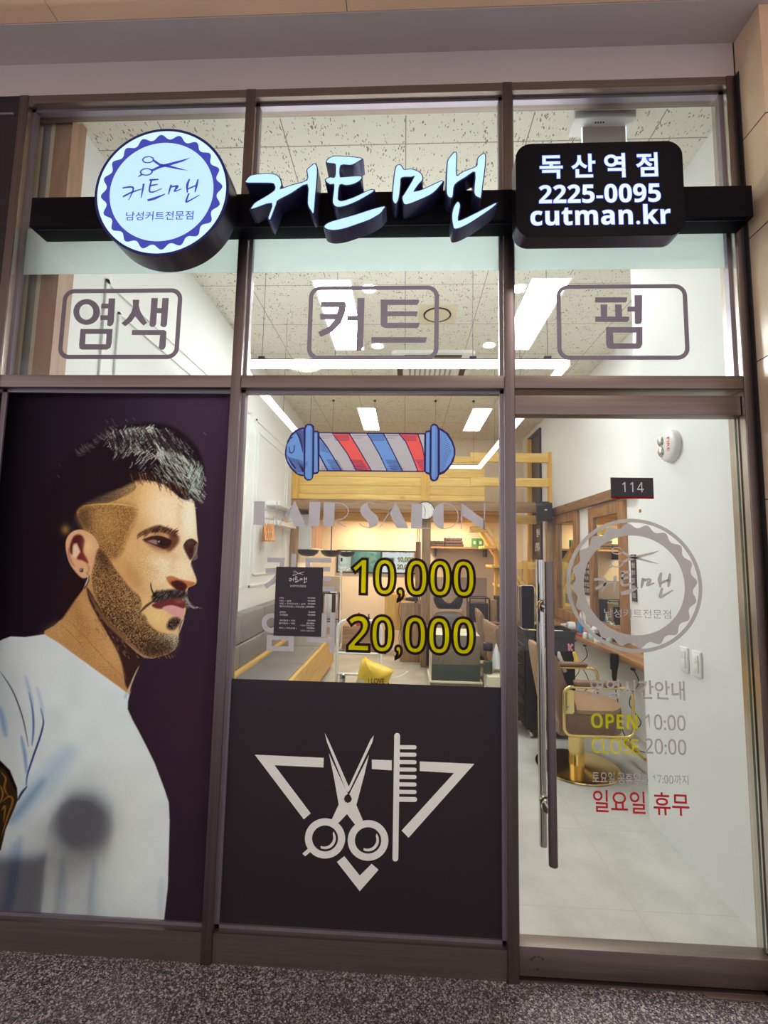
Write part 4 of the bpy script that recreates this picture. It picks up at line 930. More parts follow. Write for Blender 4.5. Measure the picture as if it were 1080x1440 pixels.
    over(m_([(240, 870), (248, 868), (254, 871), (252, 878), (244, 886), (236, 884), (235, 878)], 4)*(.6+.4*(n0 < .7)), (50, 36, 38)); over(stroke([(259, 868), (255, 880), (251, 892)], .9, 1.4), (214, 204, 186)); over(blob(246, 900, 5, 10)*.7*(n1 > .35), (206, 210, 196))
    neckm = m_([(70, 888), (92, 866), (116, 836), (141, 876), (164, 913), (173, 938), (175, 958), (140, 944), (104, 918)], 4)
    over(neckm*(n0 > .62)*.22, (236, 186, 128)); over(neckm*(n0 < .3)*.22, (132, 84, 52)); over(neckm*blob(158, 915, 8, 34, -28)*.5, (226, 176, 122)); over(neckm*blob(128, 862, 10, 24, -30)*.4, (222, 172, 116))
    # white shirt
    sh = mp([(-9, 906), (4, 899), (15, 895), (35, 896), (62.5, 892), (84, 905), (104, 920), (140, 946), (173.5, 970.5), (182, 977), (180, 986), (179.5, 997), (186, 1012), (194.5, 1027.5), (206, 1050), (217.6, 1073.7), (231.5, 1110.7), (237.3, 1128.7), (238.4, 1154), (237, 1210), (236, 1247), (229, 1308), (-9, 1308), (-9, 1198), (1, 1196), (8, 1166), (20, 1138), (25, 1125), (24, 1108), (14, 1083), (-9, 1060)], 1.2)
    base = S((228, 236, 246))*np.ones(u.shape+(1,)); base *= (1-.05*(n9[..., None]-.5)); IM[:] = IM*(1-sh[..., None])+sh[..., None]*base
    over(sh*blob(180, 1150, 60, 160)*.6, (240, 244, 246)); over(sh*blob(40, 940, 60, 40)*.4, (226, 230, 238)); over(sh*blob(14, 1000, 26, 60)*.4, (190, 198, 216))
    for q, wd, c, al, so in (([(0, 944), (18, 972), (32, 1010), (40, 1050)], .8, (34, 34, 66), 1, 1.2), ([(41, 974), (46, 1000), (47, 1025), (45, 1048)], 1.1, (40, 70, 150), .95, 2.4), ([(36, 952), (42, 974), (46, 992)], 1.6, (150, 180, 222), .8, 5),
                             ([(57, 996), (61, 1014), (57, 1034), (46, 1066), (38, 1092), (37, 1108)], 1.2, (26, 48, 120), 1, 1.6), ([(52, 968), (58, 990), (60, 1008)], 1.6, (150, 180, 222), .6, 6), ([(0, 996), (4, 1014), (8, 1034)], 3, (90, 140, 214), .7, 8), ([(30, 1036), (35, 1062), (37, 1086)], 1.6, (80, 124, 200), .8, 5),
                             ([(38, 1106), (30, 1116), (25, 1126)], 1.6, (22, 26, 60), 1, 1.6), ([(96, 1058), (70, 1090), (45, 1118), (22, 1152)], 8, (140, 180, 222), .62, 34), ([(60, 1098), (40, 1124), (16, 1154)], 4, (92, 130, 180), .6, 16), ([(178, 974), (176, 982)], 1.5, (140, 176, 222), .7, 4),
                             ([(20, 1190), (14, 1240), (4, 1300)], 3, (90, 130, 204), .4, 18), ([(28, 1180), (22, 1230), (10, 1290)], 3, (110, 150, 216), .5, 14), ([(86, 1210), (90, 1260), (84, 1300)], 3, (180, 202, 224), .6, 12), ([(132, 1210), (130, 1260), (134, 1300)], 3, (184, 206, 224), .6, 12), ([(227, 1236), (226, 1290)], 4, (196, 212, 224), .6, 8)):
        over(stroke(q, wd, so)*sh*al, c)
    IM[:] = np.clip(IM*(.985+.03*n1[..., None]), 0, 1)
    L = np.where(IM <= .04045, IM/12.92, ((IM+.055)/1.055)**2.4)
    me = bpy.data.meshes.new('portrait_poster'); N = nx*nz
    co = np.stack([GX, np.full_like(GX, y), GZ], -1).reshape(-1, 3); own = np.array([(x0+x1)/2, y, z0])
    idx = np.arange(N).reshape(nz, nx); fc = np.stack([idx[:-1, :-1], idx[:-1, 1:], idx[1:, 1:], idx[1:, :-1]], -1).reshape(-1, 4)
    me.vertices.add(N); me.vertices.foreach_set('co', (co-own).ravel()); me.loops.add(fc.size); me.loops.foreach_set('vertex_index', fc.ravel())
    me.polygons.add(len(fc)); me.polygons.foreach_set('loop_start', np.arange(0, fc.size, 4)); me.update(calc_edges=True)
    ca = me.color_attributes.new('print', 'FLOAT_COLOR', 'POINT'); ca.data.foreach_set('color', np.concatenate([L.reshape(-1, 3), np.ones((N, 1))], 1).ravel())
    m, nt, b, n, l = _new('printed_portrait_film'); n.remove(b)
    at_ = n.new('ShaderNodeAttribute'); at_.attribute_name = 'print'
    d = n.new('ShaderNodeBsdfDiffuse'); tr = n.new('ShaderNodeBsdfTranslucent'); l.new(at_.outputs['Color'], d.inputs['Color']); l.new(at_.outputs['Color'], tr.inputs['Color'])
    back = n.new('ShaderNodeBsdfDiffuse'); back.inputs['Color'].default_value = (*lin((150, 212, 200)), 1)
    ge = n.new('ShaderNodeNewGeometry'); m1 = n.new('ShaderNodeMixShader'); l.new(ge.outputs['Backfacing'], m1.inputs['Fac']); l.new(d.outputs[0], m1.inputs[1]); l.new(back.outputs[0], m1.inputs[2])
    mx = n.new('ShaderNodeMixShader'); fm = n.new('ShaderNodeMath'); fm.operation = 'MULTIPLY_ADD'; fm.inputs[1].default_value = -.55; fm.inputs[2].default_value = .85; l.new(ge.outputs['Backfacing'], fm.inputs[0]); l.new(fm.outputs[0], mx.inputs['Fac']); l.new(m1.outputs[0], mx.inputs[1]); l.new(tr.outputs[0], mx.inputs[2])
    l.new(mx.outputs[0], nt.nodes['Material Output'].inputs['Surface'])
    me.materials.append(m); o = bpy.data.objects.new('portrait_poster', me); COL.objects.link(o); o.location = own
    tag(o, 'big printed portrait of a bearded man in profile on the left pane', 'poster')
portrait()
# ================================================================== lights of the room
def panel(x0, x1, y0, y1, label):
    t = thing('ceiling_panel_light', label, 'ceiling light', ((x0+x1)/2, (y0+y1)/2, ZC), 'flat panel lights in the ceiling')
    MB().prism([[(x0-.018, y0-.018), (x1+.018, y0-.018), (x1+.018, y1+.018), (x0-.018, y1+.018)], [(x0, y0), (x0, y1), (x1, y1), (x1, y0)]], ZC-.012, ZC+.002, 'z').build('frame', 'white_gloss', t)
    MB().box(x0, x1, y0, y1, ZC-.007, ZC+.001).build('diffuser', 'led' if y0 < 3 else 'led_far', t)
panel(-.72, -.44, 1.44, 2.60, 'long lit ceiling panel seen through the framed lettering of the middle upper pane')
panel(.91, 1.19, 1.44, 2.60, 'long lit ceiling panel partly hidden by the right mullion in the upper panes')
panel(-.69, -.44, 4.42, 5.54, 'far lit ceiling panel above the middle of the barber pole drawing')
panel(.92, 1.18, 4.42, 5.54, 'far lit ceiling panel above the right end of the barber pole drawing')
for x, y, lab in ((-.306, 1.56, 'round lit downlight touching the top edge of the lettering frame'), (-.296, 2.535, 'round lit downlight just under the lettering in the middle upper pane'), (.793, 2.52, 'round lit downlight left of the right mullion just above the hanging light'), (.845, 1.575, 'round lit downlight right beside the right mullion near the film strip')):
    t = thing('ceiling_downlight', lab, 'downlight', (x, y, ZC), 'round ceiling downlights')
    MB().lathe([(.078, -.006), (.078, .0), (.056, .0), (.056, -.006), (.078, -.006)], (x, y, ZC), 'z', 32, False).build('trim_ring', 'white_gloss', t, smooth=True)
    MB().lathe([(.056, -.004), (.056, .0)], (x, y, ZC), 'z', 28).build('lens', 'spot', t)
t = thing('ceiling_speaker', 'round flush ceiling speaker on a square tile seen beside the framed lettering', 'ceiling speaker', (.249, 1.953, ZC))
MB().box(.09, .41, 1.80, 2.11, ZC-.004, ZC+.001).build('plate', 'cream', t)
MB().lathe([(.118, -.010), (.118, -.002), (.104, -.002), (.104, -.010), (.118, -.010)], (.249, 1.953, ZC), 'z', 36, False).build('ring', 'casing', t, smooth=True)
MB().lathe([(.104, -.008), (.0005, -.010)], (.249, 1.953, ZC), 'z', 32).build('grille', 'cream', t)
t = thing('ceiling_air_conditioner', 'square ceiling air conditioner panel above the hanging light bar', 'air conditioner', (.26, 3.05, ZC))
MB().prism([rrect(-.16, .68, 2.63, 3.47, .05)], ZC-.03, ZC+.002, 'z').build('panel', 'white_gloss', t, bevel=.006)
for a, b, c, d in ((-.03, .55, 2.68, 2.74), (-.03, .55, 3.36, 3.42), (-.11, -.05, 2.78, 3.32), (.57, .63, 2.78, 3.32)): MB().box(a, b, c, d, ZC-.034, ZC-.029).build('louvre', 'casing', t)
g = MB()
for i in range(9): g.box(.02+i*.055, .04+i*.055, 2.82, 3.28, ZC-.034, ZC-.029)
g.build('intake_grille', 'greypaint', t)
# hanging rectangular light
zpd = 2.66; ax0, ax1, ay0, ay1 = -1.06, .955, .92, 4.12
t = thing('hanging_light_frame', 'large rectangular white light frame hanging on wires below the ceiling', 'hanging light', ((ax0+ax1)/2, (ay0+ay1)/2, zpd))
for a, b, c, d in ((ax0, ax1, ay0-.02, ay0+.02), (ax0, ax1, ay1-.02, ay1+.02), (ax0-.02, ax0+.02, ay0-.02, ay1+.02), (ax1-.02, ax1+.02, ay0-.02, ay1+.02)):
    MB().box(a, b, c, d, zpd, zpd+.038).build('light_bar', 'ledbar' if d < 1 else 'ledbar_far', t); MB().box((a+b)/2-max(.006, (b-a)/2-.015), (a+b)/2+max(.006, (b-a)/2-.015), (c+d)/2-max(.006, (d-c)/2-.015), (c+d)/2+max(.006, (d-c)/2-.015), zpd+.038, zpd+.052).build('housing', 'casing', t)
for px in (371, 473, 665, 769):
    x = at(px, 450, y=ay0).x
    MB().cyl((x, ay0, zpd+.05), (x, ay0, ZC), .0016, 6).build('wire', 'casing', t); MB().box(x-.02, x+.02, ay0-.012, ay0+.012, zpd+.05, zpd+.066).build('wire_clip', 'casing', t)
for x in (-.98, -.425, .381, .88):
    MB().cyl((x, ay1, zpd+.05), (x, ay1, ZC), .0016, 6).build('wire', 'casing', t); MB().lathe([(.016, -.02), (.016, 0)], (x, ay1, ZC), 'z', 14).build('ceiling_cup', 'casing', t)
for y in (2.0, 3.1):
    for x in (ax0, ax1): MB().cyl((x, y, zpd+.05), (x, y, ZC), .0016, 6).build('wire', 'casing', t)
# emergency exit sign
t = thing('exit_sign', 'white ceiling box with a hanging edge-lit panel above the black box sign', 'exit sign', tuple(at(852, 182, z=ZC-.05)))
p0, p1 = at(808, 166, z=ZC-.06), at(896, 163, z=ZC-.06)
MB().box(p0.x, p1.x, p0.y, p0.y+.10, ZC-.06, ZC).build('housing', 'white_gloss', t, bevel=.006)
q0, q1 = at(819, 185, y=p0.y+.05), at(879, 184, y=p0.y+.05)
MB().box(q0.x, q1.x, p0.y+.046, p0.y+.054, ZC-.30, ZC-.06).build('panel', 'grey_tile', t)
for x in (q0.x-.004, q1.x+.001): MB().box(x, x+.003, p0.y+.046, p0.y+.054, ZC-.30, ZC-.06).build('lit_edge', 'edge_led', t)
for i in range(4): MB().box(p0.x+.10+.012*i, p0.x+.107+.012*i, p0.y+.02, p0.y+.028, ZC-.0612, ZC-.06).build('print_mark', 'casing', t)
# warm downlights under the loft
for i, (x, y) in enumerate(((-.75, 5.62), (.1, 5.62), (.85, 5.62))):
    t = thing('loft_downlight', ('left', 'middle', 'right')[i]+' one of three warm downlights under the wooden loft', 'downlight', (x, y, 2.13), 'warm downlights under the loft')
    MB().lathe([(.06, -.005), (.06, .041)], (x, y, 2.13), 'z', 24).build('housing', 'white_gloss', t)
    light('loft_lamp_%d' % i, 'AREA', (x, y, 2.122), L_WARM*2.4, (1, .76, .48), .10, (0, 0, 0))
# unseen lamps added to light the front; the right one follows a stone reflection
for i, (x, y) in enumerate(((-1.2, -3.2), (1.15, -1.5))):
    t = thing('added_walkway_light', ('left', 'right')[i]+' unseen lamp added to the wood-tone canopy over the walkway', 'downlight', (x, y, 3.695), 'unseen lamps added in the walkway canopy')
    MB().lathe([(.08, -.006), (.08, .0)], (x, y, 3.695), 'z', 24).build('housing', 'white_gloss', t)
    light('walkway_fill_lamp_%d' % i, 'AREA', (x, y, 3.685), L_WALK_FILL*(1, 1.6)[i], (1, .9, .8), .4, (0, 0, 0))
# ================================================================== pillar wall fittings
t = thing('fire_strobe', 'white oval fire alarm strobe with red letters on the right wall behind the door', 'fire alarm', (XP, .72, 2.05))
yc, zc_ = .72, 2.132
MB().lathe([(.088, 0), (.088, -.022), (.078, -.034), (.05, -.040), (.001, -.041)], (XP, yc, zc_), 'x', 32).build('base', 'white_gloss', t, smooth=True)
for dz in (.03, -.028): MB().ball((XP-.036, yc+.034, zc_+dz), .030, sq=(.7, .9, 1.0)).build('lens', 'chrome', t, smooth=True)
f = flat(); V, Fc = glyphs('FIRE', .01); xs = [p[0] for p in V]; zs = [p[1] for p in V]
f.add([(XP-.0415, yc-.022-(p[1]-min(zs))/(max(zs)-min(zs))*.024, zc_+.038-(p[0]-min(xs))/(max(xs)-min(xs))*.076) for p in V], Fc); f.build('lettering', 'red', t)
for y0, y1, lab in ((.650, .718, 'white wall switch nearer to the wall corner, left of the two'), (.546, .612, 'white wall switch nearer to the door, right of the two')):
    t = thing('wall_switch', lab, 'wall switch', (XP, (y0+y1)/2, .94), 'white switches on the right wall')
    MB().box(XP-.010, XP-.0005, y0, y1, .942, 1.066).build('plate', 'white_gloss', t, bevel=.003)
    MB().box(XP-.014, XP-.0095, y0+.016, y1-.016, .962, 1.008).build('rocker', 'white_gloss', t, bevel=.002); MB().box(XP-.014, XP-.0095, y0+.016, y1-.016, 1.010, 1.048).build('rocker', 'white_gloss', t, bevel=.002)
tag(MB().box(XP-.002, XP-.0003, 1.068, 1.095, 1.80, 1.82).build('gold_sticker', 'gold'), 'tiny gold sticker on the wall corner under the number plate', 'sticker')
# ================================================================== left wall
n_ = 60
for a, b, z0, z1 in ((.45, 2.75, 1.15, 2.95), (2.95, 4.35, 1.15, 2.95)):
    fr = MB(); w = .022
    fr.box(XL, XL+.012, a, b, z0, z0+w); fr.box(XL, XL+.012, a, b, z1-w, z1); fr.box(XL, XL+.012, a, a+w, z0, z1); fr.box(XL, XL+.012, b-w, b, z0, z1)
    fr.box(XL, XL+.012, a+.12, b-.12, z0+.12, z0+.12+w*.6); fr.box(XL, XL+.012, a+.12, b-.12, z1-.12-w*.6, z1-.12); fr.box(XL, XL+.012, a+.12, a+.12+w*.6, z0+.12, z1-.12); fr.box(XL, XL+.012, b-.12-w*.6, b-.12, z0+.12, z1-.12)
    struct(fr, 'trim_%d' % n_, 'white'); n_ += 1
t = thing('cushioned_bench', 'long grey cushioned bench with pine base along the left wall', 'bench', (-1.3, 2.7, 0))
y0b, y1b = 1.05, 4.58
MB().box(-1.60, -.955, y0b, y1b, .06, .30).build('base', 'pine_y', t); MB().box(-1.60, -1.02, y0b, y1b, 0, .06).build('plinth', 'oldwood_y', t)
MB().box(-.985, -.945, y0b, y1b, .06, .425).build('front_board', 'pine_y', t, bevel=.003); MB().box(-1.50, -1.455, y0b, y1b, .30, .45).build('back_ledge', 'pine_y', t, bevel=.003)
ys = np.linspace(y0b, y1b, 5)
for a, b in zip(ys[:-1], ys[1:]): MB().box(-1.452, -.988, a+.003, b-.003, .30, .432).build('seat_cushion', 'fabric_grey', t, bevel=.018)
ys = np.linspace(y0b, y1b, 6)
for a, b in zip(ys[:-1], ys[1:]):
    for z0, z1 in ((.43, .665), (.67, .945)): MB().box(-1.615, -1.50, a+.003, b-.003, z0, z1).build('back_cushion', 'fabric_grey', t, bevel=.02)
# little white wall shelf with an orange ornament
t = thing('wall_shelf', 'small white box shelf high on the left wall beside the loft post', 'shelf', (-1.55, 3.9, 1.9))
ya, yb = 3.45, 4.28
MB().box(XL, XL+.16, ya, yb, 2.07, 2.125).build('top_board', 'white_gloss', t, bevel=.002); MB().box(XL, XL+.16, ya, yb, 1.845, 1.895).build('bottom_board', 'white_gloss', t, bevel=.002)
MB().box(XL, XL+.15, yb-.03, yb, 1.895, 2.07).build('side_board', 'white_gloss', t)
o = thing('orange_ornament', 'small orange ornament standing on the white wall shelf', 'ornament', (-1.54, 4.0, 1.895))
MB().ball((-1.54, 4.0, 1.935), .042, sq=(1, 1, .95)).build('body', 'orange', o, smooth=True); MB().cyl((-1.54, 4.0, 1.97), (-1.535, 4.0, 2.0), .01, 10, .004).build('tip', 'red', o)
# orange hangers
hk = MB().cyl((XL, 3.25, 1.90), (XL+.15, 3.25, 1.90), .006, 10); hk.cyl((XL+.15, 3.25, 1.895), (XL+.15, 3.25, 1.93), .006, 10); hk.lathe([(.02, 0), (.02, .006)], (XL, 3.25, 1.90), 'x', 16)
tag(hk.build('wall_hook', 'chrome', smooth=True), 'small metal hook on the left wall carrying the orange hangers', 'hook')
def hanger_parts(t):
    w = MB(); w.beam((-.005, -.004, 0), (.0, .13, -.19), .009, .014, (1, 0, 0)); w.beam((-.005, .004, 0), (.0, -.13, -.19), .009, .014, (1, 0, 0)); w.beam((0, -.126, -.188), (0, .126, -.188), .010, .014, (1, 0, 0)); w.build('body', 'orange', t)
    MB().tube(spline([(0, 0, -.005), (0, 0, .03), (0, .012, .055), (0, .0, .072), (0, -.014, .06)], 5), .0022, 8).build('hook', 'chrome', t, smooth=True)
hp = thing('coat_hanger', 'orange wooden coat hanger in the bunch on the left wall hook', 'coat hanger', (0, 0, 0), 'orange hangers on the wall hook'); hanger_parts(hp)
for i in range(6):
    o = hp if i == 0 else copy_tree(hp); o.location = (XL+.05+.02*i, 3.25, 1.836); o.rotation_euler = (math.radians([-2, 1, 0, 2, -1, 1][i]), 0, math.radians(26))
# things pressed close to the left pane, seen only as shades through the print
t = thing('fan_heater', 'round fan heater on two legs, seen as a dark round shade through the portrait', 'heater', (-1.226, .16, 0))
MB().lathe([(.126, -.014), (.130, -.010), (.130, .03), (.10, .04)], (-1.226, .076, .462), 'y', 36).build('head', 'black', t, smooth=True)
for x in (-1.29, -1.165): MB().cyl((x, .10, .02), (x, .10, .42), .012, 12).build('leg', 'casing', t)
MB().lathe([(.13, 0), (.13, .02), (.10, .03)], (-1.226, .20, 0), 'z', 28).build('base', 'black', t)
tag(MB().box(-1.655, -1.362, .058, .36, 0, .338).build('storage_box', 'khaki_dk'), 'storage box behind the lower left corner of the portrait, seen as a bluish shade', 'box')
# ================================================================== wooden loft
YLF = 4.62
def Z(py, y=YLF, px=600): return at(px, py, y=y).z
def XX(px, y=YLF, py=680): return at(px, py, y=y).x
t = thing('wooden_loft', 'yellow pine loft with plank parapet on brown timber posts at the back of the room', 'loft', (.2, YLF, 0))
zb0, zt0 = Z(704), 2.93
edges = [zb0, Z(696), Z(684), Z(671.5), Z(660), Z(650), zt0]
xm0, xm1, xe = XX(592), XX(604), XX(681.5)
for a, b in zip(edges[:-1], edges[1:]):
    MB().box(XL+.10, xm0, YLF, YLF+.03, a+.0015, b-.0015).build('plank', 'pine', t, bevel=.003); MB().box(xm1, xe, YLF, YLF+.03, a+.0015, b-.0015).build('plank', 'pine', t, bevel=.003)
MB().box(XL+.005, XL+.10, YLF-.03, YLF+.06, zb0, zt0+.02).build('upright', 'pine_z', t); MB().box(xm0, xm1, YLF-.02, YLF+.06, zb0, zt0+.02).build('upright', 'pine_z', t)
xr = XX(780)
MB().box(xe-.2, xr, YLF-.01, YLF+.05, Z(650, px=750), Z(637.5, px=750)).build('railing', 'pine', t, bevel=.003); MB().box(xe-.2, xr, YLF-.01, YLF+.05, Z(684.5, px=750), Z(672.5, px=750)).build('railing', 'pine', t, bevel=.003)
MB().box(xr-.085, xr, YLF-.03, YLF+.06, Z(709, px=776), Z(637, px=776)+.01).build('upright', 'pine_z', t, bevel=.003)
MB().box(XL+.005, XR-.01, YLF-.02, YLF+.11, Z(718), zb0-.002).build('front_beam', 'oldwood', t, bevel=.003)
MB().box(XL+.005, XR-.01, 5.30, 5.40, 2.04, 2.17).build('cross_beam', 'pine', t, bevel=.003)
MB().box(XL+.005, 1.55, YLF+.112, YB-.005, 2.172, 2.21).build('deck', 'pine_y', t)
MB().box(XL+.005, XL+.10, YLF, YLF+.09, 0, Z(718)-.001).build('post', 'oldwood_z', t, bevel=.004)
MB().box(.245, .365, YLF+.05, YLF+.17, 0, Z(718)-.001).build('post', 'oldwood_z', t, bevel=.004)
MB().box(1.92, XR-.005, 4.46, 4.56, 0, 2.06).build('post', 'oldwood_z', t, bevel=.004)
tag(MB().box(1.965, XR-.001, 1.108, 4.585, 2.085, 2.185).build('wall_beam', 'oldwood_y', bevel=.003), 'brown timber rail high along the right wall above the mirrors', 'timber rail')
# clock
cc = at(598.3, 718, y=YLF-.05)
t = thing('wall_clock', 'round white wall clock hung where the loft beam meets the middle upright', 'clock', (cc.x, YLF-.05, cc.z-.125))
MB().lathe([(.128, .02), (.128, -.012), (.118, -.012), (.116, 0)], (cc.x, YLF-.045, cc.z), 'y', 40).build('rim', 'casing', t, smooth=True)
MB().lathe([(.117, -.004), (.117, .01)], (cc.x, YLF-.045, cc.z), 'y', 40).build('dial', 'white_gloss', t)
h = MB(); h.beam((cc.x, YLF-.052, cc.z), (cc.x-.03, YLF-.052, cc.z+.07), .003, .006); h.beam((cc.x, YLF-.053, cc.z), (cc.x-.012, YLF-.053, cc.z-.085), .003, .005); h.build('hands', 'black', t)
m_ = MB()
for k in range(12): a = k*PI/6; m_.beam((cc.x+.095*math.sin(a), YLF-.0495, cc.z+.095*math.cos(a)), (cc.x+.108*math.sin(a), YLF-.0495, cc.z+.108*math.cos(a)), .002, .005)
m_.build('hour_marks', 'black', t)
# loudspeaker
sp = at(764, 717, y=4.36)
t = thing('loudspeaker', 'black loudspeaker on a bracket at the corner of the loft beam', 'loudspeaker', (sp.x, 4.36, sp.z-.1))
MB().prism([[(sp.x-.12, 4.26), (sp.x+.08, 4.235), (sp.x+.12, 4.42), (sp.x-.07, 4.46)]], sp.z-.15, sp.z+.085, 'z').build('cabinet', 'black', t, bevel=.008)
MB().prism([[(sp.x-.11, 4.255), (sp.x+.07, 4.233), (sp.x+.07, 4.228), (sp.x-.11, 4.250)]], sp.z-.14, sp.z+.04, 'z').build('grille', 'black_matte', t)
MB().box(sp.x-.02, sp.x+.01, 4.228, 4.240, sp.z-.02, sp.z-.005).build('badge', 'white_gloss', t)
b_ = MB(); b_.beam((sp.x, 4.36, sp.z+.10), (sp.x, YLF-.035, sp.z+.06), .03, .012); b_.box(sp.x-.08, sp.x+.06, 4.30, 4.42, sp.z+.085, sp.z+.105); b_.beam((sp.x+.10, 4.36, sp.z+.02), (1.93, YLF-.035, sp.z+.02), .02, .02); b_.build('bracket', 'black_matte', t)
# tall dark window on the right wall, far back
w = struct(MB().prism([[(5.05, 1.50), (5.75, 1.50), (5.75, 3.48), (5.05, 3.48)], [(5.10, 1.55), (5.10, 3.43), (5.70, 3.43), (5.70, 1.55)]], XR-.03, XR+.0, 'x'), 'window_6', 'casing')
MB().box(XR-.014, XR-.006, 5.10, 5.70, 1.55, 3.43).build('pane', 'dark_panel', w)
f = flat(); write(f, '염색', 5.32, 5.14, 1.84, 1.97, XR-.0148, bold=.03, plane='x'); write(f, '6900-', 5.40, 5.14, 1.62, 1.76, XR-.0148, bold=.03, plane='x'); f.build('lettering', 'v_white', w)
# wooden stair
t = thing('wooden_stair', 'steep yellow pine stair with posts leading up to the loft at the right', 'stair', (1.6, 5.2, 0))
for px, y, z0, z1 in ((744.5, 5.55, 0, 3.42), (698, 5.25, 0, 1.72), (737, 5.0, .0, 1.48)):
    x = at(px, 700, y=y).x; MB().box(x-.035, x+.035, y-.035, y+.035, z0, z1).build('post', 'pine_z', t, bevel=.003)
sa, sb = at(684, 742, y=5.0), at(742, 835, y=5.0)
MB().beam(sa, (sb.x, 5.0, sb.z), .05, .14, (0, 1, 0)).build('stringer', 'pine', t, bevel=.003); MB().beam((sa.x, 5.62, sa.z), (sb.x, 5.62, sb.z), .05, .14, (0, 1, 0)).build('stringer', 'pine', t, bevel=.003)
for k in range(7):
    u_ = k/6.0; x = sa.x+(1.86-sa.x)*u_; z = sa.z+(.25-sa.z)*u_
    MB().box(x-.13, x+.10, 5.03, 5.60, z-.02, z+.02).build('tread', 'pine', t, bevel=.003)
MB().box(at(662, 742, y=5.0).x, at(694, 742, y=5.0).x, 4.96, 5.20, Z(748, 5.0, 675), Z(740.5, 5.0, 675)).build('landing_board', 'pine', t, bevel=.003)
MB().box(1.62, 1.90, 4.97, 5.04, 1.36, 1.46).build('guard_rail', 'pine', t, bevel=.003); MB().box(1.62, 1.90, 4.97, 5.04, 1.02, 1.10).build('guard_rail', 'pine', t, bevel=.003); MB().box(1.5, 1.92, 4.97, 5.6, .55, .60).build('guard_rail', 'pine', t, bevel=.003)
# ================================================================== under the loft, along the back wall
t = thing('wall_cabinet', 'white wall cabinet with brown wooden side under the loft at the left', 'cabinet', (-1.45, 5.3, 1.6))
MB().box(-1.60, -1.392, 4.98, 5.9, 1.605, 2.10).build('body', 'brownside', t); MB().box(-1.605, -1.388, 4.955, 4.978, 1.60, 2.105).build('door', 'white_gloss', t, bevel=.002)
MB().box(-1.393, -1.3905, 5.30, 5.31, 1.605, 2.10).build('side_joint', 'black_matte', t); MB().box(-1.62, -1.37, 4.94, 5.9, 1.588, 1.602).build('bottom_board', 'white_gloss', t)
for x, y, lab in ((-1.46, 5.12, 'black bowl-shaped shade under the white wall cabinet, left one'), (-1.12, 5.18, 'black bowl-shaped shade under the white wall cabinet, right one')):
    s_ = thing('bowl_shade', lab, 'lamp shade', (x, y, 1.47), 'black bowl shades under the cabinet')
    MB().lathe([(.02, 0), (.09, .01), (.145, .05), (.165, .10), (.16, .10), (.138, .055), (.085, .018), (.015, .01)], (x, y, 1.478), 'z', 30).build('bowl', 'black', s_, smooth=True)
    MB().cyl((x, y, 1.485), (x, y, 1.588 if x < -1.4 else 2.171), .008, 10).build('stem', 'casing', s_)
tag(MB().box(-1.10, -1.07, YB-.02, YB-.001, 1.40, 1.46).build('small_wall_plate', 'casing'), 'tiny dark plate on the back wall under the black shades', 'wall plate')
# long mirror
a, b = at(474, 773, y=YB-.03), at(585, 807.5, y=YB-.03)
t = thing('long_mirror', 'long horizontal mirror with thin grey frame on the peach back wall', 'mirror', ((a.x+b.x)/2, YB-.03, b.z))
w = .022
MB().prism([[(a.x, b.z), (b.x, b.z), (b.x, a.z), (a.x, a.z)], [(a.x+w, b.z+w), (a.x+w, a.z-w), (b.x-w, a.z-w), (b.x-w, b.z+w)]], YB-.035, YB-.001).build('frame', 'casing', t)
MB().box(a.x+w*.5, b.x-w*.5, YB-.018, YB-.010, b.z+w*.5, a.z-w*.5).build('glass', 'mirror', t)
# shelf with towels and cartons
zs_ = at(640, 769, y=5.85).z; xs0, xs1 = at(603, 769, y=5.85).x, at(697, 769, y=5.85).x
t = thing('towel_shelf', 'thin brown shelf board on the back wall right of the middle post', 'shelf', ((xs0+xs1)/2, 5.95, zs_-.03)); MB().box(xs0, xs1, 5.78, YB-.001, zs_-.03, zs_).build('board', 'oldwood', t)
MB().box(xs0+.1, xs0+.13, 5.9, YB-.001, zs_-.16, zs_-.03).build('bracket', 'casing', t); MB().box(xs1-.16, xs1-.13, 5.9, YB-.001, zs_-.16, zs_-.03).build('bracket', 'casing', t)
def towel(x0, x1, z0, h, lab, gr):
    m = MB(); n = 14; top = []
    rr = min(h/2, .02)
    for i in range(n+1):
        x = x0+(x1-x0)*i/n; top.append((x, z0+h*(.92+.08*math.sin(i*1.7+z0*40))))
    loop = [(x0, z0+.004), (x0+.006, z0), (x1-.006, z0), (x1, z0+.004)]+top[::-1]
    m.prism([loop], 5.80, 6.05); return tag(m.build('folded_towel', 'towel', smooth=True, bevel=.005), lab, 'towel', gr)
sc_ = 644.0/7.6
for i, lab in enumerate(('bottom brown towel of the low left stack on the shelf', 'top brown towel of the low left stack on the shelf')): towel(xs0+.01, at(625, 765, y=5.8).x, zs_+.001+i*.048, .046, lab, 'folded towels on the shelf')
for i, lab in enumerate(('bottom brown towel of the tall right stack on the shelf', 'middle brown towel of the tall right stack on the shelf', 'top brown towel of the tall right stack on the shelf')): towel(at(626, 765, y=5.8).x, at(652, 765, y=5.8).x-.01*i, zs_+.001+i*.05, .048, lab, 'folded towels on the shelf')
for (p0_, p1_), lab in (((664, 671.5), 'left one of two small green cartons on the towel shelf'), ((672.5, 680), 'right one of two small green cartons on the towel shelf')):
    x0, x1 = at(p0_, 762, y=5.85).x, at(p1_, 762, y=5.85).x
    g = MB().box(x0, x1, 5.85, 5.95, zs_+.001, zs_+.148).build('green_carton', 'green'); tag(g, lab, 'carton', 'green cartons on the shelf'); MB().box(x0+.02, x1-.03, 5.8485, 5.85, zs_+.05, zs_+.10).build('label_patch', 'cream_carton', g)
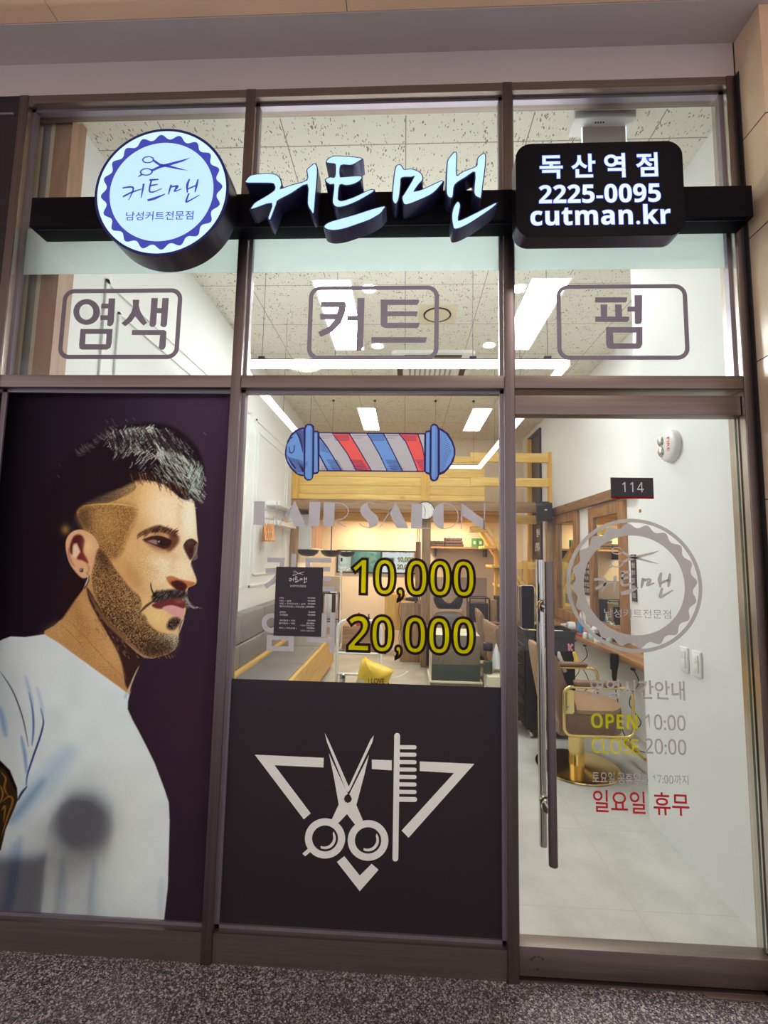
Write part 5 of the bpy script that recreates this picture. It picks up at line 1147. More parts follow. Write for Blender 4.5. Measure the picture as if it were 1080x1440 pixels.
# grey wall panels
tag(MB().box(at(602, 812, y=YB).x, at(684, 812, y=YB).x, YB-.02, YB-.001, .02, at(640, 812, y=YB-.02).z).build('grey_wall_panel', 'grey_tile'), 'grey splash panel on the back wall behind the basin chair', 'wall panel')
tag(MB().box(-1.56, at(481, 820, y=YB).x, YB-.02, YB-.001, .02, at(470, 811, y=YB-.02).z).build('grey_wall_panel', 'grey_tile'), 'grey splash panel on the back wall left of the white floor stand', 'wall panel')
# rack with towels and capes
t = thing('towel_rack', 'black metal rack hung with small towels behind the price card', 'rack', (-1.25, 5.2, 0))
x0, x1 = -1.55, -1.02; r_ = MB()
for x in (x0, x1):
    for y in (5.0, 5.5): r_.cyl((x, y, 0), (x, y, .92), .010, 8)
for z in (.92, .5):
    for y in (5.0, 5.25, 5.5): r_.cyl((x0, y, z), (x1, y, z), .009, 8)
for x in (x0, x1): r_.cyl((x, 5.0, .92), (x, 5.5, .92), .009, 8)
r_.build('frame', 'black', t, smooth=True)
def cloth(x0, x1, y, zt, zb, m, lab):
    q = MB(); n = 12
    for i in range(n):
        u0, u1 = i/n, (i+1)/n; ya, yb = y-.014+.008*math.sin(u0*9), y-.014+.008*math.sin(u1*9); xa, xb = x0+(x1-x0)*u0, x0+(x1-x0)*u1
        q.add([(xa, ya, zb+.01*math.sin(u0*7)), (xb, yb, zb+.01*math.sin(u1*7)), (xb, y-.012, zt+.012), (xa, y-.012, zt+.012)], [(0, 1, 2, 3)])
        q.add([(xa, y+.012, zt+.012), (xb, y+.012, zt+.012), (xb, y+.016, zb+.12), (xa, y+.016, zb+.12)], [(0, 1, 2, 3)]); q.add([(xa, y-.012, zt+.012), (xb, y-.012, zt+.012), (xb, y+.012, zt+.012), (xa, y+.012, zt+.012)], [(0, 1, 2, 3)])
    o = q.build('hanging_towel', m, smooth=True); s = o.modifiers.new('thick', 'SOLIDIFY'); s.thickness = .006; return tag(o, lab, 'towel', 'towels on the black rack')
cloth(-1.16, -1.06, 5.0, .92, .60, 'white', 'white towel on the front bar of the black rack')
cloth(-1.30, -1.18, 5.0, .92, .64, 'black_matte', 'black towel on the front bar of the black rack')
cloth(-1.14, -1.04, 5.25, .92, .58, 'black_matte', 'black towel on the middle bar of the black rack')
cloth(-1.16, -1.05, 5.5, .92, .62, 'white', 'white towel on the back bar of the black rack')
# white stand
xs_ = at(478, 850, y=5.75).x
t = thing('floor_stand', 'thin white floor stand with a hook top in front of the back wall', 'stand', (xs_, 5.75, 0))
MB().cyl((xs_, 5.75, .02), (xs_, 5.75, 1.20), .014, 14).build('pole', 'white_gloss', t, smooth=True); MB().cyl((xs_, 5.75, .1), (xs_-.005, 5.75, .62), .035, 16, .025).build('sleeve', 'white_gloss', t, smooth=True)
MB().tube(spline([(xs_, 5.75, 1.19), (xs_+.01, 5.74, 1.24), (xs_+.06, 5.72, 1.27), (xs_+.10, 5.72, 1.31)], 5), [.022]*6+[.012]*10, 10).build('hook', 'white_gloss', t, smooth=True); MB().lathe([(.13, 0), (.13, .02)], (xs_, 5.75, 0), 'z', 24).build('foot', 'white_gloss', t)
# low box with red pots and a mill
x0, x1 = at(482, 890, y=5.6).x, at(531, 890, y=5.6).x; zt = at(505, 881, y=5.55).z
t = thing('low_wooden_box', 'low brown wooden box at the back wall carrying a red pot', 'box', ((x0+x1)/2, 5.75, 0)); MB().box(x0, x1, 5.55, 5.95, 0, zt).build('body', 'oldwood', t)
for k in range(2): MB().box(x0+.02, x1-.02, 5.545, 5.552, .03+k*zt*.48, .03+k*zt*.48+zt*.40).build('drawer_front', 'oldwood', t, bevel=.003)
xr_ = at(504, 870, y=5.6).x
t = thing('red_pot', 'small bright red pot standing on the low wooden box', 'pot', (xr_, 5.65, zt))
MB().lathe([(.03, 0), (.046, .03), (.05, .06), (.035, .10), (.018, .115), (.03, .13), (.036, .15), (.02, .175)], (xr_, 5.65, zt), 'z', 20).build('body', 'red', t, smooth=True); MB().ball((xr_, 5.65, zt+.19), .016).build('knob', 'red', t, smooth=True)
xq = at(518, 868, y=5.6).x
t = thing('wooden_mill', 'small brown mill with a dark handle beside the red pot', 'mill', (xq, 5.68, zt))
MB().box(xq-.035, xq+.035, 5.645, 5.715, zt, zt+.10).build('body', 'oldwood', t, bevel=.004); MB().lathe([(.03, 0), (.018, .03), (.008, .05)], (xq, 5.68, zt+.10), 'z', 16).build('dome', 'casing', t, smooth=True); MB().ball((xq, 5.68, zt+.165), .014).build('knob', 'black', t)
# cabinets by the middle post
x0, x1 = at(541, 850, y=5.4).x, at(566, 850, y=5.4).x; z0, z1 = at(550, 886, y=5.4).z, at(550, 835, y=5.4).z
t = thing('yellow_cabinet', 'yellow wooden cabinet left of the middle post behind the brown one', 'cabinet', ((x0+x1)/2, 5.55, 0))
MB().box(x0, x1+.05, 5.42, 5.72, z0, z1).build('body', 'pine_z', t, bevel=.003); MB().box(x0+.004, x1-.03, 5.40, 5.42, z0+.01, z1-.01).build('door', 'pine_z', t, bevel=.003)
for x in (x0+.02, x1): 
    for y in (5.45, 5.69): MB().box(x-.015, x+.015, y-.015, y+.015, 0, z0).build('leg', 'casing', t)
x0, x1 = at(563, 880, y=4.95).x, at(598, 880, y=4.95).x; zt = at(580, 848, y=4.95).z
t = thing('brown_counter', 'brown wooden counter cabinet standing against the middle post', 'cabinet', ((x0+x1)/2, 5.1, 0))
MB().box(x0, x1-.0, 4.95, 5.30, 0, zt).build('body', 'oldwood_z', t, bevel=.003); MB().box(x1-.09, x1-.085, 4.948, 4.951, .02, zt-.02).build('door_gap', 'black_matte', t)
yd = 5.05; xd = at(580, 842, y=yd).x
t = thing('hair_dryer', 'black hair dryer lying on the brown counter by the middle post', 'hair dryer', (xd, yd, zt))
MB().tube([(xd-.10, yd, zt+.045), (xd-.04, yd, zt+.047), (xd+.05, yd, zt+.05), (xd+.08, yd, zt+.05)], [.022, .03, .042, .03], 14).build('barrel', 'black', t, smooth=True); MB().tube([(xd+.03, yd, zt+.04), (xd+.045, yd-.06, zt+.02), (xd+.05, yd-.12, zt+.016)], [.017, .016, .013], 10).build('handle', 'black', t, smooth=True)
MB().tube(spline([(xd-.10, yd, zt+.04), (xd-.17, yd-.02, zt+.03), (xd-.20, yd-.13, zt-.12), (xd-.16, yd-.12, zt-.3), (xd-.19, yd-.12, zt-.5), (xd-.15, yd-.12, zt-.72)], 6), .004, 6).build('cord', 'black', t)
x_ = at(592, 838, y=5.1).x
t = thing('spray_can', 'white canister standing beside the black hair dryer', 'canister', (x_-.05, 5.12, zt)); MB().lathe([(.026, 0), (.026, .13), (.016, .145), (.016, .17)], (x_-.05, 5.12, zt), 'z', 18).build('body', 'white_gloss', t, smooth=True)
t = thing('clipper_charger', 'black clipper in its stand on the brown counter', 'clipper', (x_+.02, 5.12, zt)); MB().box(x_-.005, x_+.045, 5.09, 5.16, zt, zt+.03).build('stand', 'black', t, bevel=.005); MB().tube([(x_+.02, 5.12, zt+.03), (x_+.02, 5.115, zt+.11), (x_+.022, 5.10, zt+.17)], [.02, .024, .018], 12).build('clipper', 'black', t, smooth=True)
xb = at(551, 833, y=5.5).x
t = thing('pink_bowl', 'pale pink bowl on top of the yellow cabinet', 'bowl', (xb, 5.55, z1)); MB().lathe([(.03, 0), (.07, .025), (.085, .035), (.08, .035), (.03, .008)], (xb, 5.55, z1), 'z', 22).build('body', 'peach', t, smooth=True)
# copper pipes by the post
xp_ = at(588, 745, y=5.37).x
t = thing('grey_post_box', 'grey pipe cover with two copper pipes rising beside the middle post', 'pipe cover', (xp_, 5.38, 0))
MB().box(xp_-.035, xp_+.045, 5.34, 5.42, 0, at(588, 762, y=5.38).z).build('cover', 'oldwood_z', t)
for dx in (-.008, .022): MB().cyl((xp_+dx, 5.38, at(588, 762, y=5.38).z), (xp_+dx, 5.38, 2.03), .007, 10).build('pipe', 'orange', t, smooth=True)
# ================================================================== styling wall on the right
def wall_mirror(y0, y1, z0, z1, label):
    t = thing('styling_mirror', label, 'mirror', (XR, (y0+y1)/2, z0), 'wood-framed styling mirrors'); w = .115
    for a, b, c, d in ((y0, y0+w, z0, z1), (y1-w, y1, z0, z1), (y0+w, y1-w, z0, z0+w), (y0+w, y1-w, z1-w, z1)): MB().box(XR-.04, XR-.001, a, b, c, d).build('frame_board', 'walnut', t, bevel=.003)
    MB().box(XR-.016, XR-.008, y0+w-.004, y1-w+.004, z0+w-.004, z1-w+.004).build('glass', 'mirror', t)
    return t
wall_mirror(2.47, 3.27, .765, 2.065, 'wood-framed styling mirror nearer to the door, behind the grey round emblem')
wall_mirror(3.61, 4.43, .765, 2.085, 'wood-framed styling mirror farther back, showing the yellow stair')
for ya, yb, za, zb2, lab in ((3.34, 3.50, 1.12, 1.57, 'dark lettered plaque between the two styling mirrors'), (2.33, 2.41, 1.15, 1.56, 'dark lettered plaque on the wall right of the nearer styling mirror')):
    t = thing('wall_plaque', lab, 'plaque', (XR, (ya+yb)/2, za)); MB().box(XR-.012, XR-.001, ya, yb, za, zb2).build('board', 'towel', t)
    f = flat()
    for i in range(6): write(f, ['10:00', '영업', '커트', '염색', '펌', '샴푸'][i], yb-.012, ya+.012, za+.03+i*.066, za+.075+i*.066, XR-.0125, plane='x')
    f.build('lettering', 'v_white', t)
zc1 = .735; xcf = 1.775
t = thing('styling_counter', 'long wooden counter along the right wall under the mirrors', 'counter', (1.9, 3, .69))
MB().box(xcf, XR-.001, 1.25, 4.45, zc1-.045, zc1).build('top', 'walnut_y', t, bevel=.004); MB().box(XR-.03, XR-.001, 1.25, 4.45, zc1, zc1+.03).build('back_strip', 'walnut_y', t)
MB().prism([[(XR-.002, zc1-.046), (xcf+.05, zc1-.046), (XR-.002, zc1-.28)]], 4.0, 4.04).build('bracket', 'walnut_y', t); MB().prism([[(XR-.002, zc1-.046), (xcf+.05, zc1-.046), (XR-.002, zc1-.28)]], 1.5, 1.54).build('bracket', 'walnut_y', t)
M['blue_liquid'] = mat('blue_liquid', (64, 150, 226), .2); M['mint'] = mat('mint_plastic', (190, 226, 210), .35); M['deepblue'] = mat('deep_blue_plastic', (36, 44, 150), .3); M['pink'] = mat('pink_plastic', (240, 150, 164), .4); M['yellow'] = mat('yellow_plastic', (236, 206, 90), .4)
def bottle(x, y, h, r, mb_, mc, label, name='bottle', base=zc1, nz=True):
    t = thing(name, label, 'bottle', (x, y, base), 'bottles on the styling counter')
    MB().lathe([(r*.9, 0), (r, .006), (r, h*.5), (r*.85, h*.58), (r*.4, h*.66)], (x, y, base+.0005), 'z', 20).build('body', mb_, t, smooth=True)
    MB().lathe([(r*.42, 0), (r*.42, h*.12), (r*.3, h*.16), (r*.12, h*.34)] if nz else [(r*.7, 0), (r*.7, h*.3)], (x, y, base+h*.66), 'z', 16).build('cap', mc, t, smooth=True)
def cpt(px, py, x=1.86): p = at(px, py, x=x); return p.x, p.y
x, y = cpt(817, 884, 1.88); bottle(x, y, .22, .034, 'blue_liquid', 'white_gloss', 'nozzle bottle with blue liquid on the counter beside the white hair dryer')
x, y = cpt(846, 872, 1.955); bottle(x, y, .17, .026, 'deepblue', 'white_gloss', 'small deep blue bottle with white nozzle in front of the nearer mirror')
x, y = cpt(836, 865, 1.945); bottle(x, y, .16, .034, 'white_gloss', 'white_gloss', 'plain white bottle at the lower left of the nearer mirror', nz=False)
x, y = cpt(834, 893, 1.84); bottle(x, y, .11, .042, 'mint', 'white_gloss', 'pale mint jar with white lid lower on the counter', 'jar', nz=False)
x, y = cpt(841, 900, 1.82); bottle(x, y, .09, .036, 'white_gloss', 'casing', 'short white jar with a dark lid nearest on the counter', 'jar', nz=False)
x, y = cpt(823, 894, 1.80); bottle(x, y, .09, .022, 'white_gloss', 'pink', 'little white bottle with a pink cap between blue and mint ones', nz=False)
x, y = cpt(856, 871, 1.955); bottle(x, y, .12, .03, 'mint', 'mint', 'small mint tub beside the deep blue bottle', 'jar', nz=False)
x, y = cpt(813, 893, 1.79); t = thing('hair_brush', 'dark hair brush with red handle lying on the counter behind the white dryer', 'brush', (x, y, zc1)); MB().tube([(x, y-.08, zc1+.014), (x, y+.02, zc1+.014)], [.010, .013], 10).build('handle', 'red', t, smooth=True); MB().tube([(x, y+.02, zc1+.018), (x, y+.12, zc1+.022)], [.018, .022], 12).build('head', 'black', t, smooth=True)
# white hair dryer
d0, d1 = at(778, 885, x=1.79), at(803, 879, x=1.81)
t = thing('hair_dryer', 'white hair dryer lying on the counter behind the pull bars', 'hair dryer', (d1.x, d1.y, zc1))
hz = zc1+.055
MB().lathe([(.02, -.04), (.046, -.036), (.050, .0), (.046, .036), (.02, .042)], (d1.x, d1.y, hz), 'x', 24).build('body', 'white_gloss', t, smooth=True); MB().lathe([(.03, -.045), (.024, -.046), (.01, -.044)], (d1.x, d1.y, hz), 'x', 20).build('air_intake', 'greypaint', t, smooth=True)
MB().tube([(d1.x, d1.y+.03, hz), (d1.x-.005, d1.y+.16, hz-.01), (d1.x-.01, d1.y+.27, hz-.022)], [.022, .018, .013], 12).build('handle', 'white_gloss', t, smooth=True)
# black dryer hung below the counter, cords
hx, hy = xcf-.042, at(866, 925, x=xcf-.03).y
t = thing('hair_dryer', 'black hair dryer hanging nose down in front of the counter edge', 'hair dryer', (hx, hy, zc1-.3))
MB().tube([(hx, hy, zc1+.01), (hx, hy, zc1-.05), (hx-.005, hy, zc1-.12)], [.03, .034, .028], 14).build('barrel', 'black', t, smooth=True); MB().tube([(hx, hy, zc1-.10), (hx, hy+.01, zc1-.18), (hx, hy+.012, zc1-.23)], [.022, .02, .010], 12).build('handle', 'black', t, smooth=True); MB().box(hx-.01, xcf-.001, hy-.01, hy+.01, zc1-.03, zc1-.005).build('hook', 'chrome', t)
MB().tube(spline([(hx, hy+.012, zc1-.23), (hx+.03, hy+.02, zc1-.40), (hx+.05, hy+.01, zc1-.58), (hx+.1, hy+.03, .06), (hx+.14, hy-.05, .012), (hx+.2, hy-.1, .012)], 8), .004, 6).build('cord', 'black', t)
for i, (px, py, lab) in enumerate(((890, 936, 'black cord hanging from the counter right of the black dryer'), (822, 898, 'black cord hanging behind the far armrest'), (808, 893, 'tangled black cord below the white hair dryer'))):
    p = at(px, py, x=xcf-.02); x, y, z = p.x, p.y, zc1-.05
    q = [(x, y, z)]+[(x+.03*math.sin(k*1.9+i), y+.035*math.cos(k*2.3+i), z-(z-.02)*k/7) for k in range(1, 7)]+[(x+.10, y-.05, .012), (x+.2, y-.1, .012)]
    m = MB(); m.tube(spline(q, 6), .0038, 6)
    if i == 2: m.tube(spline([(x, y, z), (x+.02, y+.10, z-.16), (x-.01, y-.04, z-.24), (x+.02, y+.12, z-.36), (x, y+.02, z-.5)], 6), .0035, 6)
    t = tag(m.build('power_cord', 'black'), lab, 'cord', 'cords below the counter'); MB().box(x-.012, x+.012, y-.016, y+.016, z-.012, z+.005).build('plug', 'black', t)
# ================================================================== barber chairs
def barber_chair(label):
    t = thing('barber_chair', label, 'barber chair', (0, 0, 0), 'tan barber chairs with gold frames')
    MB().lathe([(.285, 0), (.291, .006), (.288, .014), (.26, .018), (.08, .022), (.05, .03)], (0, 0, 0), 'z', 56).build('base_disc', 'gold', t, smooth=True)
    c = MB(); c.cyl((0, 0, .02), (0, 0, .27), .056, 28); c.lathe([(.060, .0), (.068, .01), (.068, .03), (.060, .04)], (0, 0, .235), 'z', 28); c.build('column', 'gold', t, smooth=True)
    MB().box(-.16, .20, -.12, .12, .272, .305).build('mount_plate', 'casing', t)
    MB().beam((.02, .08, .262), (.11, .16, .245), .014, .014).build('pump_lever', 'gold', t)
    front = [(.30-.13*abs(math.sin(a))**2.4, .245*math.sin(a)) for a in np.linspace(-PI/2, PI/2, 19)]
    loop = [(-.20, .245), (-.20, -.245)]+front
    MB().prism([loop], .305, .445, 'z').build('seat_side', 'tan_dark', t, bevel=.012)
    MB().prism([[(x*.985, y*.985) for x, y in loop]], .446, .475, 'z').build('seat', 'tan', t, bevel=.014)
    b = MB(); prof = [(-.185, .34), (-.115, .36), (-.105, .50), (-.15, .63), (-.205, .80), (-.225, .845), (-.25, .858), (-.278, .835), (-.245, .60)]
    b.prism([closed_spline(prof, 4)], -.235, .235); b.build('backrest', 'tan', t, bevel=.02)
    for s in (-1, 1):
        wing = [(-.262, .79), (-.24, .845), (-.212, .825), (-.162, .68), (-.115, .575), (-.088, .50), (-.085, .43), (-.11, .375), (-.19, .36), (-.23, .58)]
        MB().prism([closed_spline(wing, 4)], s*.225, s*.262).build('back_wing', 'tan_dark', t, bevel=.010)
        path = []
        for cx, cz, a0 in ((.225, .585, 0), (-.125, .585, 90), (-.125, .375, 180), (.225, .375, 270)):
            for k in range(7): a = math.radians(a0+15*k); path.append((cx+.055*math.cos(a), s*.285, cz+.055*math.sin(a)))
        MB().tube(path, .011, 10, closed=True).build('arm_frame', 'gold', t, smooth=True)
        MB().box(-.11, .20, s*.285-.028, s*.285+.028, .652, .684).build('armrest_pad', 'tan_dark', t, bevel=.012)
        MB().prism([rrect(-.185, -.11, .46, .62, .02)], s*.272, s*.283).build('side_plate', 'gold', t, bevel=.002); MB().lathe([(.011, -.003), (.011, .003)], (-.145, s*.287, .50), 'y', 14).build('plate_bolt', 'chrome', t)
    fr = MB()
    for s in (-1, 1): fr.tube([(.22, s*.11, .315), (.36, s*.11, .20), (.43, s*.11, .12)], .011, 10)
    fr.tube([(.43, -.15, .12), (.43, .15, .12)], .013, 10); fr.tube([(.30, -.11, .248), (.30, .11, .248)], .008, 8); fr.build('footrest', 'gold', t, smooth=True)
    return t
ch = barber_chair('tan barber chair nearest to the door, fully seen on its round gold base')
for i, (x, y, a, lab) in enumerate(((1.278, 1.765, 0, None), (1.13, 2.98, 3, 'second tan barber chair from the door, its back beside the right mullion'), (1.18, 4.02, -4, 'farthest tan barber chair, its back just left of the second one'))):
    o = ch if i == 0 else copy_tree(ch)
    o.location = (x, y, 0); o.rotation_euler = (0, 0, math.radians(a))
    if lab: o['label'] = lab
# black tool trolley
t = thing('tool_trolley', 'black tool trolley with drawers behind the nearest barber chair', 'trolley', (1.27, 2.42, 0))
tx0, tx1, ty0, ty1, tz = 1.05, 1.46, 2.26, 2.60, .84
MB().box(tx0, tx1, ty0, ty1, .07, tz).build('body', 'black_matte', t, bevel=.008)
MB().prism([rrect(tx0-.012, tx1+.012, ty0-.012, ty1+.012, .03), rrect(tx0+.012, tx1-.012, ty0+.012, ty1-.012, .02)[::-1]], tz, tz+.055, 'z').build('tray_rim', 'black', t)
for k in range(5):
    dz = .10+k*.135
    d = MB().box(tx0-.012, tx0+.0, ty0+.015, ty1-.015, dz, dz+.125).build('drawer', 'black', t, bevel=.004)
    MB().tube(spline([(tx0-.018, ty0+.04, dz+.10), (tx0-.03, (ty0+ty1)/2, dz+.075), (tx0-.018, ty1-.04, dz+.10)], 6), .007, 8).build('handle', 'casing', d, smooth=True)
for x in (tx0+.04, tx1-.04):
    for y in (ty0+.04, ty1-.04): MB().lathe([(.028, -.012), (.032, 0), (.028, .012)], (x, y, .034), 'x', 16).build('caster', 'chrome', t, smooth=True)
for dx, dy, c, lab, r in ((.10, .10, 'yellow', 'yellow comb tray on the trolley top', 0), (.24, .14, 'green', 'green comb on the trolley top', .4), (.30, .10, 'white_gloss', 'white clip case on the trolley top', -.3)):
    o = MB().box(tx0+dx-.05, tx0+dx+.05, ty0+dy-.025, ty0+dy+.025, tz+.001, tz+.045); o = o.build('comb_case', c, bevel=.006); tag(o, lab, 'comb case')
kf = ty0-.004
def kpt(px, py): q = at(px, py, y=kf); return q.x, q.z
f = MB(); a = kpt(800, 910)
for p0_, p1_ in (((799, 905), (800, 915)), ((805, 905.5), (800.5, 911)), ((801, 910), (804.5, 915))):
    u0, u1 = kpt(*p0_), kpt(*p1_); f.beam((u0[0], kf-.006, u0[1]), (u1[0], kf-.006, u1[1]), .012, .013, (0, 1, 0))
tag(f.build('letter_clip', 'pink'), 'pink letter-K shaped clip on the front of the black trolley', 'clip')
a, b = kpt(805, 916), kpt(810, 938); f = MB().tube([(a[0], kf-.030, a[1]), (a[0]+.02, kf-.030, (a[1]+b[1])/2+.01), (b[0]-.005, kf-.030, b[1])], [.012, .02, .028], 12); tag(f.build('yellow_clip', 'yellow', smooth=True), 'yellow clip hanging at the right edge of the black trolley', 'clip')
a, b = kpt(785, 916), kpt(790, 930); f = MB().tube([(a[0], kf-.012, a[1]), ((a[0]+b[0])/2-.01, kf-.014, (a[1]+b[1])/2), (b[0], kf-.012, b[1])], [.010, .018, .013], 12); tag(f.build('white_clip', 'white_gloss', smooth=True), 'white clip on the front of the black trolley', 'clip')
a, b = kpt(788, 932), kpt(794, 944); f = MB().tube([(a[0], kf-.012, a[1]), (b[0], kf-.012, b[1])], [.012, .018], 12); tag(f.build('grey_clip', 'greypaint', smooth=True), 'pale grey clip below the white one on the trolley', 'clip')
# ================================================================== basin chair, cart
t = thing('shampoo_chair', 'tan reclining wash chair with a black basin neck rest at the grey wall panel', 'wash chair', (.57, 4.15, 0))
MB().box(.36, .78, 4.0, 4.62, 0, .30).build('base', 'casing', t, bevel=.01); MB().box(.35, .79, 3.45, 4.1, .28, .46).build('seat', 'tan', t, bevel=.04)
bk = MB(); L_ = [(.335, .42), (.805, .42), (.80, .62), (.755, .86), (.385, .86), (.34, .62)]
for i, (y0, s) in enumerate(((0, 1),)): bk.prism([L_], 4.12, 4.24)
bk.build('backrest', 'tan', t, bevel=.03)
MB().prism([rrect(.45, .69, .66, .80, .04)], 4.10, 4.125).build('back_pad', 'fabric_grey', t, bevel=.012); MB().tube(closed_spline([(.40, 4.11, .60), (.41, 4.105, .80), (.73, 4.105, .80), (.74, 4.11, .60)], 5)[:16], .006, 6).build('piping', 'tan_dark', t)
pr = [(.385, .97), (.40, 1.005), (.46, 1.01), (.50, .97), (.535, .935), (.57, .925), (.605, .935), (.64, .97), (.68, 1.01), (.735, 1.005), (.75, .965), (.725, .89), (.69, .855), (.57, .838), (.45, .855), (.41, .89)]
MB().prism([closed_spline(pr, 3)], 4.13, 4.36).build('neck_basin', 'black', t, bevel=.02)
for x in (.30, .835):
    MB().box(x-.035, x+.035, 3.62, 4.16, .60, .65).build('armrest', 'tan_dark', t, bevel=.018); MB().box(x-.02, x+.02, 3.9, 3.96, .2, .60).build('arm_post', 'casing', t)
# cart at the far right
c0_, c1_ = at(661, 841, y=4.75), at(688, 842, y=4.75)
t = thing('towel_cart', 'black wire cart holding towels right of the wash chair', 'cart', ((c0_.x+c1_.x)/2, 4.9, 0))
fr = MB()
for x in (c0_.x, c1_.x):
    for y in (4.75, 5.05): fr.cyl((x, y, .03), (x, y, c0_.z), .008, 8)
for z in (c0_.z, .62, .12):
    for y in (4.75, 5.05): fr.cyl((c0_.x, y, z), (c1_.x, y, z), .008, 8)
    for x in (c0_.x, c1_.x): fr.cyl((x, 4.75, z), (x, 5.05, z), .008, 8)
fr.build('frame', 'black', t, smooth=True)
MB().box(c0_.x+.01, c1_.x-.01, 4.76, 5.04, .62, c0_.z-.07).build('basket', 'black_matte', t, bevel=.01); MB().box(c0_.x+.01, c1_.x-.01, 4.76, 5.04, .10, .13).build('shelf', 'black', t)
tag(MB().box(c0_.x+.05, c1_.x-.05, 4.80, 5.0, .131, .40).build('folded_towel', 'grey_tile', bevel=.03), 'grey towel pile on the bottom shelf of the black cart', 'towel')
x_ = at(693, 850, y=4.65).x
t = thing('narrow_cabinet', 'narrow brown cabinet with black door beside the towel cart', 'cabinet', (x_+.1, 4.74, 0))
MB().box(x_-.02, x_+.05, 4.62, 4.86, 0, .93).build('body', 'oldwood_z', t); MB().box(x_+.05, x_+.26, 4.63, 4.86, 0, .98).build('door', 'black_matte', t)
# ================================================================== cartons and things near the window
x0, x1 = .262, .70; yc0, yc1 = 2.5, 2.92
lv = [0, .205, .378, .395, .535, .668, .796]
labs = [('carton', 'khaki', 'lowest large khaki carton under the stack by the window', 0, .205, .03), ('carton', 'khaki', 'khaki carton second from the bottom of the stack by the window', .206, .372, .01), ('cream_board', 'cream_carton', 'cream board lying under the dark green carton', .373, .390, .02),
        ('carton', 'khaki_dk', 'dark green carton in the stack by the window', .391, .535, 0), ('carton', 'khaki', 'spotted khaki carton right on the dark green one', .536, .666, 0), ('carton', 'khaki', 'topmost khaki carton with cream top by the window', .667, .795, 0)]
for i, (nm, mm, lab, z0, z1, ex) in enumerate(labs):
    o = MB().box(x0-ex, x1+ex, yc0-ex, yc1, z0, z1); t = tag(o.build(nm, mm, bevel=.002), lab, 'carton', 'stacked cartons by the window')
    if nm == 'carton':
        MB().box(x0-ex+.002, x1+ex-.002, yc0-ex+.002, yc1-.002, z1-.0005, z1+.0006).build('top_flap', 'cream_carton', t, label='cream top')
        MB().box(x0-ex-.001, x0-ex+.0005, yc0-ex+.004, yc1-.004, z0+.004, z1-.004).build('side', 'cream_carton', t, label='cream side')
    if i in (4, 5, 1):
        d = MB(); r2 = random.Random(i)
        for k in range(26):
            px, pz = x0+.02+r2.random()**1.6*.12, z0+.012+r2.random()*(z1-z0-.024); d.box(px-.004, px+.004, yc0-ex-.0007, yc0-ex+.0003, pz-.003, pz+.003)
        d.build('printed_dots', 'khaki_dk', t)
M['clear'] = glass('clear_plastic', (.93, .96, .95), 1.2)
bx, by = at(686, 925, y=2.42).x, 2.42; zb = at(686, 947, y=2.42).z
tag(MB().box(max(bx-.045, .735), bx+.16, 2.32, 2.60, 0, zb-.001).build('white_stool_box', 'cream_carton', bevel=.01), 'pale low box carrying the clear bottle beside the carton stack', 'box')
t = thing('clear_bottle', 'clear plastic bottle with grey lid between carton stack and mullion', 'bottle', (bx, by, zb))
MB().lathe([(.036, 0), (.043, .008), (.044, .15), (.040, .19), (.036, .20)], (bx, by, zb), 'z', 24).build('body', 'clear', t, smooth=True); MB().lathe([(.040, 0), (.040, .10)], (bx, by, zb+.004), 'z', 20).build('content', 'khaki_dk', t, smooth=True)
MB().lathe([(.042, 0), (.044, .05), (.039, .066), (.02, .07)], (bx, by, zb+.20), 'z', 24).build('lid', 'casing', t, smooth=True)
a = at(696, 905, y=2.5); b = at(697, 936, y=2.5); cl = MB()
cl.lathe([(.004, 0), (.02, -.05), (.045, -.16), (.062, -.21), (.05, -.212)], (a.x+.012, 2.5, a.z), 'z', 10); tag(cl.build('white_cloth', 'white', smooth=True), 'white cone of draped cloth beside the clear bottle', 'cloth')
# folding hand cart with a carton and the yellow bag
hx0, hx1, hy, hz = at(474.5, 900, y=2.0).x, at(535.5, 900, y=2.0).x, 2.0, at(505, 873, y=2.0).z
t = thing('hand_cart', 'white tubular hand cart handle standing behind the yellow bag', 'hand cart', ((hx0+hx1)/2, hy, 0))
rr = .07; pth = [(hx0, hy, .10), (hx0, hy, .5), (hx0, hy, hz-rr)]+[(hx0+rr-rr*math.cos(math.radians(a)), hy, hz-rr+rr*math.sin(math.radians(a))) for a in range(10, 91, 16)]+[(hx1-rr+rr*math.sin(math.radians(a)), hy, hz-rr+rr*math.cos(math.radians(a))) for a in range(0, 91, 15)]+[(hx1, hy, .5), (hx1, hy, .10)]
MB().tube(pth, .0125, 12).build('handle', 'white_gloss', t, smooth=True)
for py in (919, 948.5):
    z = at(505, py, y=hy).z; MB().cyl((hx0+.01, hy, z), (hx1-.01, hy, z), .0105, 12).build('cross_bar', 'white_gloss', t, smooth=True)
MB().box(hx0+.03, hx0+.075, hy-.03, hy+.02, at(490, 960, y=hy).z, at(490, 949, y=hy).z+.01).build('latch', 'chrome', t, bevel=.004)
MB().box(hx0-.01, hx1+.03, 1.45, hy+.02, .085, .11).build('platform', 'white_gloss', t, bevel=.006)
for x in (hx0+.02, hx1): 
    for y in (1.52, hy-.03): MB().lathe([(.036, -.014), (.042, 0), (.036, .014)], (x, y, .043), 'x', 18).build('wheel', 'black', t, smooth=True)
tag(MB().box(hx0+.02, hx1+.02, 1.50, 1.93, .111, at(520, 992, y=1.70).z-.012).build('carton', 'khaki', bevel=.003), 'plain carton on the hand cart under the yellow bag', 'carton')
yb_ = 1.70
def bp_(px, py): q = at(px, py, y=yb_); return (q.x, q.z)
